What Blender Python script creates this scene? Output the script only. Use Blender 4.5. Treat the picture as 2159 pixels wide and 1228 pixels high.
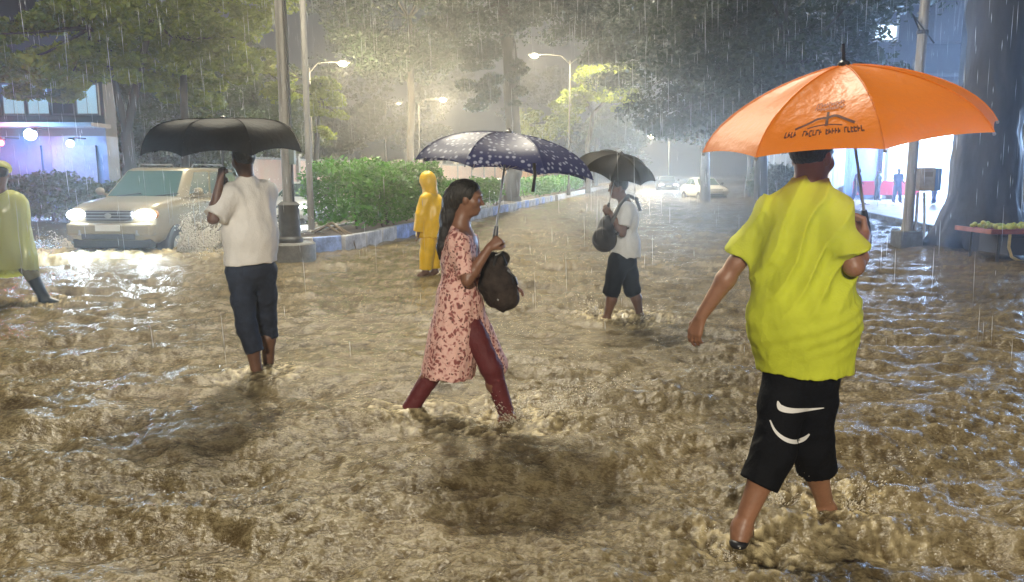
import bpy, bmesh, math, random
import numpy as np
from mathutils import Vector, Matrix
from mathutils.bvhtree import BVHTree

for _o in list(bpy.data.objects):
    bpy.data.objects.remove(_o)
SC = bpy.context.scene
COL = SC.collection

# ------------------------------------------------------------------ camera
F_PX, PW, PH, HOR = 1620.0, 2159.0, 1228.0, 365.0
CAM_H = 1.62
PITCH = math.atan((PH / 2 - HOR) / F_PX)
cam_d = bpy.data.cameras.new('camera')
cam_d.sensor_width = 36.0
cam_d.lens = 36.0 * F_PX / PW
cam_d.clip_start = 0.05
cam_d.clip_end = 2000
cam = bpy.data.objects.new('camera', cam_d)
COL.objects.link(cam)
cam.location = (0, 0, CAM_H)
cam.rotation_euler = (math.pi / 2 - PITCH, 0, 0)
SC.camera = cam

# ------------------------------------------------------------------ sky, sun, exposure
world = bpy.data.worlds.new('World')
SC.world = world
world.use_nodes = True
_bg = world.node_tree.nodes['Background']
_bg.inputs[0].default_value = (0.25, 0.32, 0.46, 1)      # rain cloud lit by the city
_bg.inputs[1].default_value = 0.14
sun_d = bpy.data.lights.new('sun', 'SUN')
sun_d.energy = 2.15
sun_d.angle = math.radians(4)
sun_d.color = (1.0, 0.92, 0.74)
sun = bpy.data.objects.new('sun', sun_d)
COL.objects.link(sun)
_sd = Vector((0.06, -0.58, -0.81))                        # direction the light travels
sun.rotation_euler = _sd.to_track_quat('-Z', 'Y').to_euler()
SC.view_settings.view_transform = 'Standard'
SC.view_settings.look = 'None'
SC.view_settings.gamma = 1.0
SC.view_settings.exposure = 0.32
SC.view_settings.use_curve_mapping = False
cy = SC.cycles
cy.use_denoising = True
cy.max_bounces = 5
cy.diffuse_bounces = 2
cy.glossy_bounces = 2
cy.transmission_bounces = 3
cy.transparent_max_bounces = 6
cy.volume_bounces = 0
cy.caustics_reflective = False
cy.caustics_refractive = False
cy.sample_clamp_indirect = 3.0
cy.sample_clamp_direct = 12.0
cy.volume_step_rate = 4.0

# ------------------------------------------------------------------ geometry helpers
_cp, _sp = math.cos(PITCH), math.sin(PITCH)

def W(px, py, Y):
    """world point at depth Y (metres along +y) that the photograph shows at a pixel"""
    u = (px - PW / 2) / F_PX
    v = -(py - PH / 2) / F_PX
    d = np.array([u, _cp + v * _sp, -_sp + v * _cp])
    return np.array([0, 0, CAM_H]) + d * (Y / d[1])

def G(px, py, z=0.0):
    """world point on the level z"""
    u = (px - PW / 2) / F_PX
    v = -(py - PH / 2) / F_PX
    d = np.array([u, _cp + v * _sp, -_sp + v * _cp])
    return np.array([0, 0, CAM_H]) + d * ((z - CAM_H) / d[2])

def nrm(v):
    v = np.asarray(v, float)
    return v / (np.linalg.norm(v) + 1e-12)

def tag(o, label=None, cat=None, group=None, kind=None):
    if label: o['label'] = label
    if cat: o['category'] = cat
    if group: o['group'] = group
    if kind: o['kind'] = kind
    return o

def empty(name, loc, rz=0.0):
    e = bpy.data.objects.new(name, None)
    e.empty_display_size = 0.2
    e.location = [float(c) for c in loc]
    e.rotation_euler = (0, 0, rz)
    COL.objects.link(e)
    return e

def mesh_np(name, V, Fq, smooth=True):
    """mesh from numpy arrays; Fq is (n,3) or (n,4), or a list of them"""
    if not isinstance(Fq, list):
        Fq = [Fq]
    me = bpy.data.meshes.new(name)
    V = np.ascontiguousarray(V, dtype=np.float32)
    me.vertices.add(len(V))
    me.vertices.foreach_set('co', V.ravel())
    nl = sum(f.size for f in Fq)
    npoly = sum(len(f) for f in Fq)
    me.loops.add(nl)
    me.polygons.add(npoly)
    me.loops.foreach_set('vertex_index', np.concatenate([f.ravel() for f in Fq]).astype(np.int32))
    starts, s0 = [], 0
    for f in Fq:
        k = f.shape[1]
        starts.append(s0 + np.arange(len(f)) * k)
        s0 += f.size
    me.polygons.foreach_set('loop_start', np.concatenate(starts).astype(np.int32))
    if smooth:
        me.polygons.foreach_set('use_smooth', np.ones(npoly, dtype=bool))
    me.update(calc_edges=True)
    return me

def obj(name, me, m=None, parent=None, loc=(0, 0, 0)):
    o = bpy.data.objects.new(name, me)
    COL.objects.link(o)
    o.location = [float(c) for c in loc]
    if m is not None and not me.materials:
        me.materials.append(m)
    if parent is not None:
        o.parent = parent
    return o

class MB:
    """collects simple solids, builds one mesh"""
    def __init__(s):
        s.v, s.f = [], []
    def add(s, vs, fs):
        n = len(s.v)
        s.v += [tuple(float(c) for c in v) for v in vs]
        s.f += [tuple(i + n for i in f) for f in fs]
        return s
    def box(s, c, size, rot=None):
        c = np.asarray(c, float)
        h = np.asarray(size, float) / 2
        P = np.array([[x, y, z] for x in (-1, 1) for y in (-1, 1) for z in (-1, 1)]) * h
        if rot is not None:
            P = P @ np.asarray(rot).T
        return s.add(P + c, [(0, 1, 3, 2), (4, 6, 7, 5), (0, 4, 5, 1), (2, 3, 7, 6), (0, 2, 6, 4), (1, 5, 7, 3)])
    def tube(s, pts, r, n=8, cap=True):
        pts = [np.asarray(p, float) for p in pts]
        if np.isscalar(r):
            r = [r] * len(pts)
        rings = []
        ref = None
        for i, p in enumerate(pts):
            t = nrm(pts[min(i + 1, len(pts) - 1)] - pts[max(i - 1, 0)])
            if ref is None:
                ref = np.array([1.0, 0, 0]) if abs(t[0]) < 0.8 else np.array([0, 1.0, 0])
            a = nrm(ref - t * np.dot(ref, t))
            b = np.cross(t, a)
            ref = a
            rings.append([p + r[i] * (math.cos(2 * math.pi * k / n) * a + math.sin(2 * math.pi * k / n) * b) for k in range(n)])
        vs = [v for g in rings for v in g]
        fs = []
        for i in range(len(pts) - 1):
            for k in range(n):
                fs.append((i * n + k, i * n + (k + 1) % n, (i + 1) * n + (k + 1) % n, (i + 1) * n + k))
        if cap:
            fs.append(tuple(range(n - 1, -1, -1)))
            fs.append(tuple((len(pts) - 1) * n + k for k in range(n)))
        return s.add(vs, fs)
    def lathe(s, c, prof, n=16):
        c = np.asarray(c, float)
        return s.tube([c + np.array([0, 0, z]) for r, z in prof], [max(r, 1e-4) for r, z in prof], n)
    def ball(s, c, r, n=8, m=6):
        c = np.asarray(c, float)
        r = np.ones(3) * r
        vs, fs = [], []
        for i in range(m + 1):
            th = math.pi * i / m
            for k in range(n):
                ph = 2 * math.pi * k / n
                vs.append(c + r * np.array([math.sin(th) * math.cos(ph), math.sin(th) * math.sin(ph), math.cos(th)]))
        for i in range(m):
            for k in range(n):
                fs.append((i * n + k, (i + 1) * n + k, (i + 1) * n + (k + 1) % n, i * n + (k + 1) % n))
        return s.add(vs, fs)
    def quad(s, a, b, c, d):
        return s.add([a, b, c, d], [(0, 1, 2, 3)])
    def mesh(s, name, smooth=None, angle=35):
        me = bpy.data.meshes.new(name)
        me.from_pydata(s.v, [], s.f)
        if smooth is not False:
            me.polygons.foreach_set('use_smooth', np.ones(len(me.polygons), dtype=bool))
            me.set_sharp_from_angle(angle=math.radians(angle))
        me.update()
        return me
    def build(s, name, m, parent=None, loc=(0, 0, 0), smooth=None, bevel=0):
        o = obj(name, s.mesh(name, smooth), m, parent, loc)
        if bevel:
            b = o.modifiers.new('bevel', 'BEVEL')
            b.width = bevel
            b.segments = 2
            b.limit_method = 'ANGLE'
        return o

def copy_tree(o, parent=None, deep=True):
    c = o.copy()
    COL.objects.link(c)
    c.parent = parent
    for ch in list(o.children):
        copy_tree(ch, c)
    return c

# ------------------------------------------------------------------ numpy noise
_rs = np.random.RandomState(11)
_PERM = np.concatenate([_rs.permutation(256)] * 3)
_GR = _rs.normal(size=(256, 3))
_GR /= np.linalg.norm(_GR, axis=1)[:, None]

def noise3(P):
    P = np.asarray(P, dtype=np.float64)
    i = np.floor(P).astype(np.int64)
    f = P - i
    w = f * f * f * (f * (f * 6 - 15) + 10)
    i &= 255
    out = 0
    for dx in (0, 1):
        for dy in (0, 1):
            for dz in (0, 1):
                h = _PERM[_PERM[_PERM[(i[:, 0] + dx) & 255] + ((i[:, 1] + dy) & 255)] + ((i[:, 2] + dz) & 255)]
                g = _GR[h]
                d = g[:, 0] * (f[:, 0] - dx) + g[:, 1] * (f[:, 1] - dy) + g[:, 2] * (f[:, 2] - dz)
                wx = w[:, 0] if dx else 1 - w[:, 0]
                wy = w[:, 1] if dy else 1 - w[:, 1]
                wz = w[:, 2] if dz else 1 - w[:, 2]
                out = out + d * wx * wy * wz
    return out

# ------------------------------------------------------------------ implicit bodies (one continuous surface each)
class Field:
    def __init__(s, lo, hi, h):
        s.lo = np.asarray(lo, float)
        s.h = h
        s.n = np.ceil((np.asarray(hi, float) - s.lo) / h).astype(int) + 1
        s.d = np.full(tuple(s.n), 1.0, dtype=np.float32)
    def _sub(s, lo, hi):
        a = np.clip(np.floor((np.asarray(lo) - s.lo) / s.h).astype(int), 0, s.n)
        b = np.clip(np.ceil((np.asarray(hi) - s.lo) / s.h).astype(int) + 1, 0, s.n)
        if np.any(b <= a):
            return None
        ax = [(s.lo[k] + s.h * np.arange(a[k], b[k])).astype(np.float32) for k in range(3)]
        X, Y, Z = np.meshgrid(*ax, indexing='ij', sparse=True)
        return (slice(a[0], b[0]), slice(a[1], b[1]), slice(a[2], b[2])), X, Y, Z
    def put(s, fn, lo, hi, k=0.02, op='u'):
        mg = k + 4 * s.h
        r = s._sub(np.asarray(lo) - mg, np.asarray(hi) + mg)
        if r is None:
            return s
        sl, X, Y, Z = r
        e = fn(X, Y, Z).astype(np.float32)
        a = s.d[sl]
        if op == 'u':
            if k > 0:
                hh = np.maximum(k - np.abs(a - e), 0) / k
                s.d[sl] = np.minimum(a, e) - hh * hh * k * 0.25
            else:
                s.d[sl] = np.minimum(a, e)
        elif op == 's':
            e = -e
            if k > 0:
                hh = np.maximum(k - np.abs(a - e), 0) / k
                s.d[sl] = np.maximum(a, e) + hh * hh * k * 0.25
            else:
                s.d[sl] = np.maximum(a, e)
        return s
    def cone(s, a, b, ra, rb, k=0.02, cut=None, op='u', flat=None):
        """tapered capsule; cut=(point, normal) removes what lies beyond; flat=(axis, factor) squashes it"""
        a = np.asarray(a, float); b = np.asarray(b, float)
        ba = b - a
        L2 = float(np.dot(ba, ba)) + 1e-9
        def fn(X, Y, Z):
            px, py, pz = X - a[0], Y - a[1], Z - a[2]
            t = np.clip((px * ba[0] + py * ba[1] + pz * ba[2]) / L2, 0, 1)
            qx, qy, qz = px - t * ba[0], py - t * ba[1], pz - t * ba[2]
            if flat is not None:
                ax, fac = flat
                q = qx * ax[0] + qy * ax[1] + qz * ax[2]
                qx = qx + ax[0] * q * (fac - 1); qy = qy + ax[1] * q * (fac - 1); qz = qz + ax[2] * q * (fac - 1)
            d = np.sqrt(qx * qx + qy * qy + qz * qz) - (ra + t * (rb - ra))
            if cut is not None:
                c, n = cut
                d = np.maximum(d, (X - c[0]) * n[0] + (Y - c[1]) * n[1] + (Z - c[2]) * n[2])
            return d
        R = max(ra, rb)
        return s.put(fn, np.minimum(a, b) - R, np.maximum(a, b) + R, k, op)
    def chain(s, pts, rs, k=0.02, **kw):
        for i in range(len(pts) - 1):
            s.cone(pts[i], pts[i + 1], rs[i], rs[i + 1], k, **kw)
        return s
    def ell(s, c, r, ax=None, k=0.02, op='u'):
        c = np.asarray(c, float)
        r = np.asarray(r, float) * np.ones(3)
        M = np.eye(3) if ax is None else np.asarray(ax, float)
        def fn(X, Y, Z):
            px, py, pz = X - c[0], Y - c[1], Z - c[2]
            k0 = 0; k1 = 0
            for i in range(3):
                q = px * M[i][0] + py * M[i][1] + pz * M[i][2]
                k0 = k0 + (q / r[i]) ** 2
                k1 = k1 + (q / r[i] ** 2) ** 2
            k0 = np.sqrt(k0); k1 = np.sqrt(k1) + 1e-6
            return k0 * (k0 - 1) / k1
        R = r.max()
        return s.put(fn, c - R, c + R, k, op)
    def cutz(s, z, keep_above=True):
        Z = (s.lo[2] + s.h * np.arange(s.n[2])).astype(np.float32)[None, None, :]
        s.d = np.maximum(s.d, (z - Z) if keep_above else (Z - z))
        return s
    def cutp(s, p, n):
        ax = [(s.lo[k] + s.h * np.arange(s.n[k])).astype(np.float32) for k in range(3)]
        X, Y, Z = np.meshgrid(*ax, indexing='ij', sparse=True)
        s.d = np.maximum(s.d, (X - p[0]) * n[0] + (Y - p[1]) * n[1] + (Z - p[2]) * n[2])
        return s
    def warp(s, fn, band=None):
        """adds fn(points) to the distance near the surface (folds, relief)"""
        band = band or 5 * s.h
        idx = np.argwhere(np.abs(s.d) < band)
        P = s.lo + idx * s.h
        s.d[idx[:, 0], idx[:, 1], idx[:, 2]] += fn(P).astype(np.float32)
        return s
    def mesh(s, name, base=(0, 0, 0)):
        d = s.d
        ins = d < 0
        c = [ins[i:i + d.shape[0] - 1, j:j + d.shape[1] - 1, k:k + d.shape[2] - 1]
             for i in (0, 1) for j in (0, 1) for k in (0, 1)]
        s_or = c[0].copy(); s_an = c[0].copy()
        for q in c[1:]:
            s_or |= q; s_an &= q
        act = s_or & ~s_an
        cells = np.argwhere(act)
        vid = np.full(act.shape, -1, dtype=np.int32)
        vid[act] = np.arange(len(cells))
        i, j, k = cells.T
        off = [(a, b, e) for a in (0, 1) for b in (0, 1) for e in (0, 1)]
        val = [d[i + o[0], j + o[1], k + o[2]] for o in off]
        acc = np.zeros((len(cells), 3)); cnt = np.zeros(len(cells))
        for p in range(8):
            for q in range(p + 1, 8):
                dd = [off[q][m] - off[p][m] for m in range(3)]
                if sum(abs(x) for x in dd) != 1:
                    continue
                x = (val[p] < 0) != (val[q] < 0)
                t = val[p] / (val[p] - val[q] + 1e-20)
                t = np.where(x, np.clip(t, 0, 1), 0)
                for m in range(3):
                    acc[:, m] += np.where(x, off[p][m] + t * dd[m], 0)
                cnt += x
        V = s.lo + (cells + acc / cnt[:, None]) * s.h - np.asarray(base)
        quads = []
        for axn in range(3):
            o1, o2 = [m for m in range(3) if m != axn]
            sh = list(d.shape)
            sl_a = [slice(1, sh[m] - 1) for m in range(3)]; sl_b = list(sl_a)
            sl_a[axn] = slice(0, sh[axn] - 1); sl_b[axn] = slice(1, sh[axn])
            A = ins[tuple(sl_a)]; B = ins[tuple(sl_b)]
            e = np.argwhere(A != B)
            if len(e) == 0:
                continue
            flip = A[e[:, 0], e[:, 1], e[:, 2]]
            e = e + np.array([0 if m == axn else 1 for m in range(3)])
            def cell(da, db):
                q = e.copy(); q[:, o1] += da; q[:, o2] += db
                return vid[q[:, 0], q[:, 1], q[:, 2]]
            Q = np.stack([cell(-1, -1), cell(0, -1), cell(0, 0), cell(-1, 0)], 1)
            if axn == 1:
                flip = ~flip
            Q[~flip] = Q[~flip][:, ::-1]
            quads.append(Q)
        Q = np.concatenate(quads)
        Q = Q[(Q >= 0).all(1)]
        return mesh_np(name, V, Q)

# ------------------------------------------------------------------ materials
_M = {}
def mat(name, col, rough=0.6, metal=0.0, var=0.0, vscale=6.0, bump=0.0, bscale=40.0, spec=0.5, emis=None, estr=0.0,
        transl=0.0, col2=None, coat=0.0, stretch=(1, 1, 1), ior=1.45, wrinkle=0.0, wscale=6.0):
    if name in _M:
        return _M[name]
    m = bpy.data.materials.new(name)
    m.use_nodes = True
    nt = m.node_tree
    b = nt.nodes['Principled BSDF']
    b.inputs['Base Color'].default_value = (*col, 1)
    b.inputs['Roughness'].default_value = rough
    b.inputs['Metallic'].default_value = metal
    b.inputs['Specular IOR Level'].default_value = spec
    b.inputs['Coat Weight'].default_value = coat
    b.inputs['IOR'].default_value = ior
    tc = None
    if var > 0 or bump > 0 or col2 is not None:
        tc = nt.nodes.new('ShaderNodeTexCoord')
        mp = nt.nodes.new('ShaderNodeMapping')
        mp.inputs['Scale'].default_value = stretch
        nt.links.new(tc.outputs['Object'], mp.inputs[0])
    if var > 0 or col2 is not None:
        n = nt.nodes.new('ShaderNodeTexNoise')
        n.inputs['Scale'].default_value = vscale
        n.inputs['Detail'].default_value = 5
        n.inputs['Roughness'].default_value = 0.65
        nt.links.new(mp.outputs[0], n.inputs['Vector'])
        r = nt.nodes.new('ShaderNodeValToRGB')
        c2 = col2 if col2 is not None else tuple(c * (1 - var) for c in col)
        c1 = col if col2 is not None else tuple(min(1, c * (1 + var)) for c in col)
        r.color_ramp.elements[0].position = 0.35
        r.color_ramp.elements[1].position = 0.65
        r.color_ramp.elements[0].color = (*c2, 1)
        r.color_ramp.elements[1].color = (*c1, 1)
        nt.links.new(n.outputs[0], r.inputs[0])
        nt.links.new(r.outputs[0], b.inputs['Base Color'])
    if bump > 0:
        n2 = nt.nodes.new('ShaderNodeTexNoise')
        n2.inputs['Scale'].default_value = bscale
        n2.inputs['Detail'].default_value = 4
        nt.links.new(mp.outputs[0], n2.inputs['Vector'])
        bp = nt.nodes.new('ShaderNodeBump')
        bp.inputs['Strength'].default_value = bump
        bp.inputs['Distance'].default_value = 0.02
        nt.links.new(n2.outputs[0], bp.inputs['Height'])
        nt.links.new(bp.outputs[0], b.inputs['Normal'])
    if wrinkle > 0:
        n3 = nt.nodes.new('ShaderNodeTexNoise')
        n3.noise_type = 'RIDGED_MULTIFRACTAL'
        n3.inputs['Scale'].default_value = wscale
        n3.inputs['Detail'].default_value = 3
        n3.inputs['Distortion'].default_value = .6
        mp3 = nt.nodes.new('ShaderNodeMapping')
        mp3.inputs['Rotation'].default_value = (0, .45, 0)
        mp3.inputs['Scale'].default_value = (1.5, 1.5, .6)
        nt.links.new(tc.outputs['Object'], mp3.inputs[0])
        nt.links.new(mp3.outputs[0], n3.inputs['Vector'])
        bp3 = nt.nodes.new('ShaderNodeBump')
        bp3.inputs['Strength'].default_value = wrinkle
        bp3.inputs['Distance'].default_value = 0.02
        nt.links.new(n3.outputs[0], bp3.inputs['Height'])
        if bump > 0:
            nt.links.new(bp.outputs[0], bp3.inputs['Normal'])
        nt.links.new(bp3.outputs[0], b.inputs['Normal'])
    if emis is not None:
        b.inputs['Emission Color'].default_value = (*emis, 1)
        b.inputs['Emission Strength'].default_value = estr
    if transl > 0:
        t = nt.nodes.new('ShaderNodeBsdfTranslucent')
        t.inputs[0].default_value = (*col, 1)
        for l in list(nt.links):
            if l.to_socket == b.inputs['Base Color']:
                nt.links.new(l.from_socket, t.inputs[0])
        mx = nt.nodes.new('ShaderNodeMixShader')
        mx.inputs[0].default_value = transl
        out = nt.nodes['Material Output']
        nt.links.new(b.outputs[0], mx.inputs[1])
        nt.links.new(t.outputs[0], mx.inputs[2])
        nt.links.new(mx.outputs[0], out.inputs[0])
    _M[name] = m
    return m

M_SKIN = mat('skin', (0.24, 0.115, 0.065), 0.45, var=0.12, vscale=9, bump=0.12, bscale=60)
M_SKIN_D = mat('skin_dark', (0.13, 0.065, 0.04), 0.45, var=0.12, vscale=9, bump=0.12, bscale=60)
M_HAIR = mat('hair', (0.012, 0.01, 0.01), 0.45, bump=0.6, bscale=55, stretch=(2.2, 2.2, 0.3))
M_STEEL = mat('steel', (0.35, 0.36, 0.37), 0.35, 0.7)
M_BLACKP = mat('black_plastic', (0.015, 0.015, 0.017), 0.4)
M_GLASS = mat('car_glass', (0.03, 0.07, 0.06), 0.08, spec=0.8)
M_TYRE = mat('tyre', (0.015, 0.015, 0.015), 0.8)
M_BARK = mat('bark', (0.05, 0.043, 0.037), 0.9, var=0.45, vscale=5, bump=0.9, bscale=9, stretch=(1, 1, 0.25))
M_BARKD = mat('dark_bark', (0.028, 0.027, 0.03), 0.6, var=0.5, vscale=3.5, bump=1.0, bscale=7, stretch=(1, 1, 0.22))
M_CONC = mat('concrete', (0.30, 0.29, 0.27), 0.85, var=0.3, vscale=5, bump=0.3, bscale=30)
# ================================================================== THE SETTING
ROAD_K = 0.2                                    # the road runs off to the right: dx/dy
def med_r(y): return -6.63 + ROAD_K * y         # right edge of the median
MED_W = 1.6

# places where legs and wheels stir the water: x, y, radius, strength
STIR = [(*G(870, 872)[:2], .22, .8), (*G(1080, 892)[:2], .34, .9), (*G(1565, 1165)[:2], .24, .65), (*G(1755, 1092)[:2], .28, .7),
        (*G(555, 795)[:2], .25, .8), (*G(1278, 672)[:2], .3, 1.0), (*G(1352, 678)[:2], .3, 1.0), (*G(905, 583)[:2], .3, .7),
        (*G(95, 642)[:2], .3, .6)]

# ---- road bed under the flood, out to the horizon
obj('road', MB().box((0, 300, -0.2), (1600, 1000, 0.08)).mesh('road'), mat('asphalt', (0.05, 0.05, 0.05), 0.9, var=0.2))
tag(bpy.data.objects['road'], kind='structure')

# ---- flood water
def wave_height(P):
    x, y = P[:, 0], P[:, 1]
    rs = np.random.RandomState(5)
    wx = x + 0.16 * noise3(np.stack([x * 1.1, y * 1.1, 0 * x + 3], 1))
    wy = y + 0.16 * noise3(np.stack([x * 1.1, y * 1.1, 0 * x + 9], 1))
    h = 0 * x
    for i in range(12):
        lam = rs.uniform(.55, 1.7); a = rs.normal(0.12, .5)
        k = 2 * math.pi / lam
        h = h + .0065 * lam * np.sin(k * (wx * math.sin(a) + wy * math.cos(a)) + rs.uniform(0, 6.3))
    for i in range(26):
        lam = rs.uniform(.11, .42); a = rs.normal(0.15, .75)
        k = 2 * math.pi / lam
        h = h + .0068 * lam * np.sin(k * (wx * math.sin(a) + wy * math.cos(a)) + rs.uniform(0, 6.3))
    amp = .55 + .9 * np.clip(noise3(np.stack([x * .45, y * .55, 0 * x + 1.5], 1)) + .45, 0, 1.2)
    r1 = 1 - 2.2 * np.abs(noise3(np.stack([wx * 2.0 + .3 * wy, wy * 4.2, 0 * x + .5], 1)))
    r2 = 1 - 2.2 * np.abs(noise3(np.stack([wx * 6.5, wy * 9.5, 0 * x + 5.5], 1)))
    r3 = 1 - 2.2 * np.abs(noise3(np.stack([wx * 11, wy * 18, 0 * x + 7.5], 1)))
    r4 = noise3(np.stack([x * 23, y * 28, 0 * x + 2.5], 1)) + .6 * noise3(np.stack([x * 41, y * 46, 0 * x + 6.5], 1))
    fine = .32 + 1.5 * np.clip(noise3(np.stack([x * .55, y * .9, 0 * x + 11.5], 1)) + .38, 0, 1)
    h = amp * (h * 1.35 + .026 * r1 + .011 * r2) + fine * (.0080 * r3 + .0125 * r4)
    crest = r1 * .30 + r2 * .40 + r3 * .45 + r4 * .5
    return h, crest

def build_water():
    ys = [-6.0, -3.0, -1.0, 0.3]
    y = 1.0
    while y < 190:
        ys.append(y)
        y *= 1.0054 if y < 9 else 1.0095
    ys = np.array(ys)
    u = np.concatenate([-np.geomspace(3.2, .86, 18)[:-1], np.linspace(-.84, .84, 640), np.geomspace(.86, 3.2, 18)[1:]])
    wdt = np.maximum(ys, 0.5) * 0.86 + 0.7
    X = u[None, :] * wdt[:, None]
    Y = np.repeat(ys[:, None], len(u), 1)
    P = np.stack([X.ravel(), Y.ravel()], 1)
    h, crest = wave_height(P)
    foam = np.zeros(len(P))
    for sx, sy, r, a in STIR:
        q = np.sqrt((P[:, 0] - sx) ** 2 + ((P[:, 1] - sy) * .9) ** 2)
        m = q < 3.2 * r
        n = noise3(np.stack([P[m, 0] * 10, P[m, 1] * 13, 0 * P[m, 0] + 2], 1))
        n2 = noise3(np.stack([P[m, 0] * 30, P[m, 1] * 30, 0 * P[m, 0] + 4], 1))
        g = np.exp(-(q[m] / r) ** 2 * .55)
        h[m] += a * g * (.006 + .030 * n + .022 * n2) + a * .016 * np.sin(q[m] * 30) * np.exp(-q[m] / r * 1.1)
        foam[m] = np.maximum(foam[m], np.clip((.5 + a) * g * (.28 + 1.4 * n + 1.9 * n2), 0, .9))
    for sx, sy, rx, ry in ((-6.6, 15.4, 1.6, .9), (-9.2, 15.2, 1.3, .9), (-8.0, 14.2, 1.5, .8)):
        q = ((P[:, 0] - sx) / rx) ** 2 + ((P[:, 1] - sy) / ry) ** 2
        m = q < 5
        n = noise3(np.stack([P[m, 0] * 6, P[m, 1] * 6, 0 * P[m, 0] + 2], 1))
        h[m] += np.exp(-q[m]) * (.05 + .10 * n)
        foam[m] = np.maximum(foam[m], np.clip(np.exp(-q[m] * .7) * (.7 + 1.2 * n), 0, 1))
    V = np.column_stack([P, h])
    ny, nx = len(ys), len(u)
    i = np.arange(ny - 1)[:, None] * nx + np.arange(nx - 1)[None, :]
    Q = np.stack([i, i + 1, i + nx + 1, i + nx], -1).reshape(-1, 4)
    me = mesh_np('flood_water', V, Q)
    at = me.attributes.new('foam', 'FLOAT', 'POINT')
    at.data.foreach_set('value', foam.astype(np.float32))
    at = me.attributes.new('crest', 'FLOAT', 'POINT')
    at.data.foreach_set('value', crest.astype(np.float32))
    m = bpy.data.materials.new('muddy_water')
    m.use_nodes = True
    nt = m.node_tree
    b = nt.nodes['Principled BSDF']
    N = nt.nodes.new
    tc = N('ShaderNodeTexCoord')
    def noise(scale, detail, sx=1, sy=1):
        mp = N('ShaderNodeMapping'); mp.inputs['Scale'].default_value = (sx, sy, 1)
        nt.links.new(tc.outputs['Object'], mp.inputs[0])
        n = N('ShaderNodeTexNoise'); n.inputs['Scale'].default_value = scale; n.inputs['Detail'].default_value = detail
        n.inputs['Roughness'].default_value = .6
        nt.links.new(mp.outputs[0], n.inputs['Vector'])
        return n
    silt = noise(1.3, 6, 1, 1.6)
    r = N('ShaderNodeValToRGB')
    r.color_ramp.elements[0].position = .3; r.color_ramp.elements[1].position = .7
    r.color_ramp.elements[0].color = (.054, .037, .015, 1); r.color_ramp.elements[1].color = (.100, .070, .031, 1)
    nt.links.new(silt.outputs[0], r.inputs[0])
    # froth on the crests and where legs and wheels stir it
    ac = N('ShaderNodeAttribute'); ac.attribute_name = 'crest'
    fine = noise(52, 2, 1, 1.4)
    ad = N('ShaderNodeMath'); ad.operation = 'MULTIPLY_ADD'
    nt.links.new(fine.outputs[0], ad.inputs[0]); ad.inputs[1].default_value = 2.2
    nt.links.new(ac.outputs['Fac'], ad.inputs[2])
    mr = N('ShaderNodeMapRange'); mr.inputs['From Min'].default_value = 1.40; mr.inputs['From Max'].default_value = 2.2
    mr.inputs['To Max'].default_value = .25
    nt.links.new(ad.outputs[0], mr.inputs['Value'])
    af = N('ShaderNodeAttribute'); af.attribute_name = 'foam'
    mxf = N('ShaderNodeMath'); mxf.operation = 'MAXIMUM'
    nt.links.new(mr.outputs[0], mxf.inputs[0]); nt.links.new(af.outputs['Fac'], mxf.inputs[1])
    mix = N('ShaderNodeMix'); mix.data_type = 'RGBA'
    mix.inputs[7].default_value = (.52, .43, .24, 1)
    nt.links.new(r.outputs[0], mix.inputs[6]); nt.links.new(mxf.outputs[0], mix.inputs[0])
    nt.links.new(mix.outputs[2], b.inputs['Base Color'])
    rr = N('ShaderNodeMapRange'); rr.inputs['To Min'].default_value = .12; rr.inputs['To Max'].default_value = .30
    nt.links.new(mxf.outputs[0], rr.inputs['Value']); nt.links.new(rr.outputs[0], b.inputs['Roughness'])
    b.inputs['IOR'].default_value = 1.42
    b1 = noise(24, 4, 1, 1.4)
    bp = N('ShaderNodeBump'); bp.inputs['Strength'].default_value = .8; bp.inputs['Distance'].default_value = .016
    nt.links.new(b1.outputs[0], bp.inputs['Height'])
    b2 = noise(75, 2)
    bp2 = N('ShaderNodeBump'); bp2.inputs['Strength'].default_value = .7; bp2.inputs['Distance'].default_value = .006
    nt.links.new(b2.outputs[0], bp2.inputs['Height']); nt.links.new(bp.outputs[0], bp2.inputs['Normal'])
    nt.links.new(bp2.outputs[0], b.inputs['Normal'])
    o = obj('flood_water', me, m)
    tag(o, kind='structure')
build_water()

# ---- median with kerb stones
M_SOIL = mat('wet_soil', (0.07, 0.05, 0.035), 0.8, var=0.5, vscale=3, bump=0.8, bscale=12)
M_KERB = mat('kerb_paint_worn', (0.38, 0.38, 0.40), 0.8, var=0.4, vscale=4, bump=0.4, bscale=16)
M_KERBB = mat('kerb_paint_blue', (0.22, 0.30, 0.55), 0.8, var=0.45, vscale=4, bump=0.4, bscale=16)
KH = 0.34
mb = MB()
med_ys = [15.3, 15.6, 16.2, 18] + list(range(20, 180, 8))
prof = []
for i, y in enumerate(med_ys):
    ins = [.62, .3, .06, 0.0][min(i, 3)]
    prof.append((med_r(y) - MED_W + ins + .1, med_r(y) - ins - .1, y))
for a, b in zip(prof[:-1], prof[1:]):
    mb.add([(a[0], a[2], KH - .04), (a[1], a[2], KH - .04), (b[1], b[2], KH - .04), (b[0], b[2], KH - .04)], [(0, 1, 2, 3)])
median = tag(mb.build('median', M_SOIL, smooth=False), kind='structure')
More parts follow.
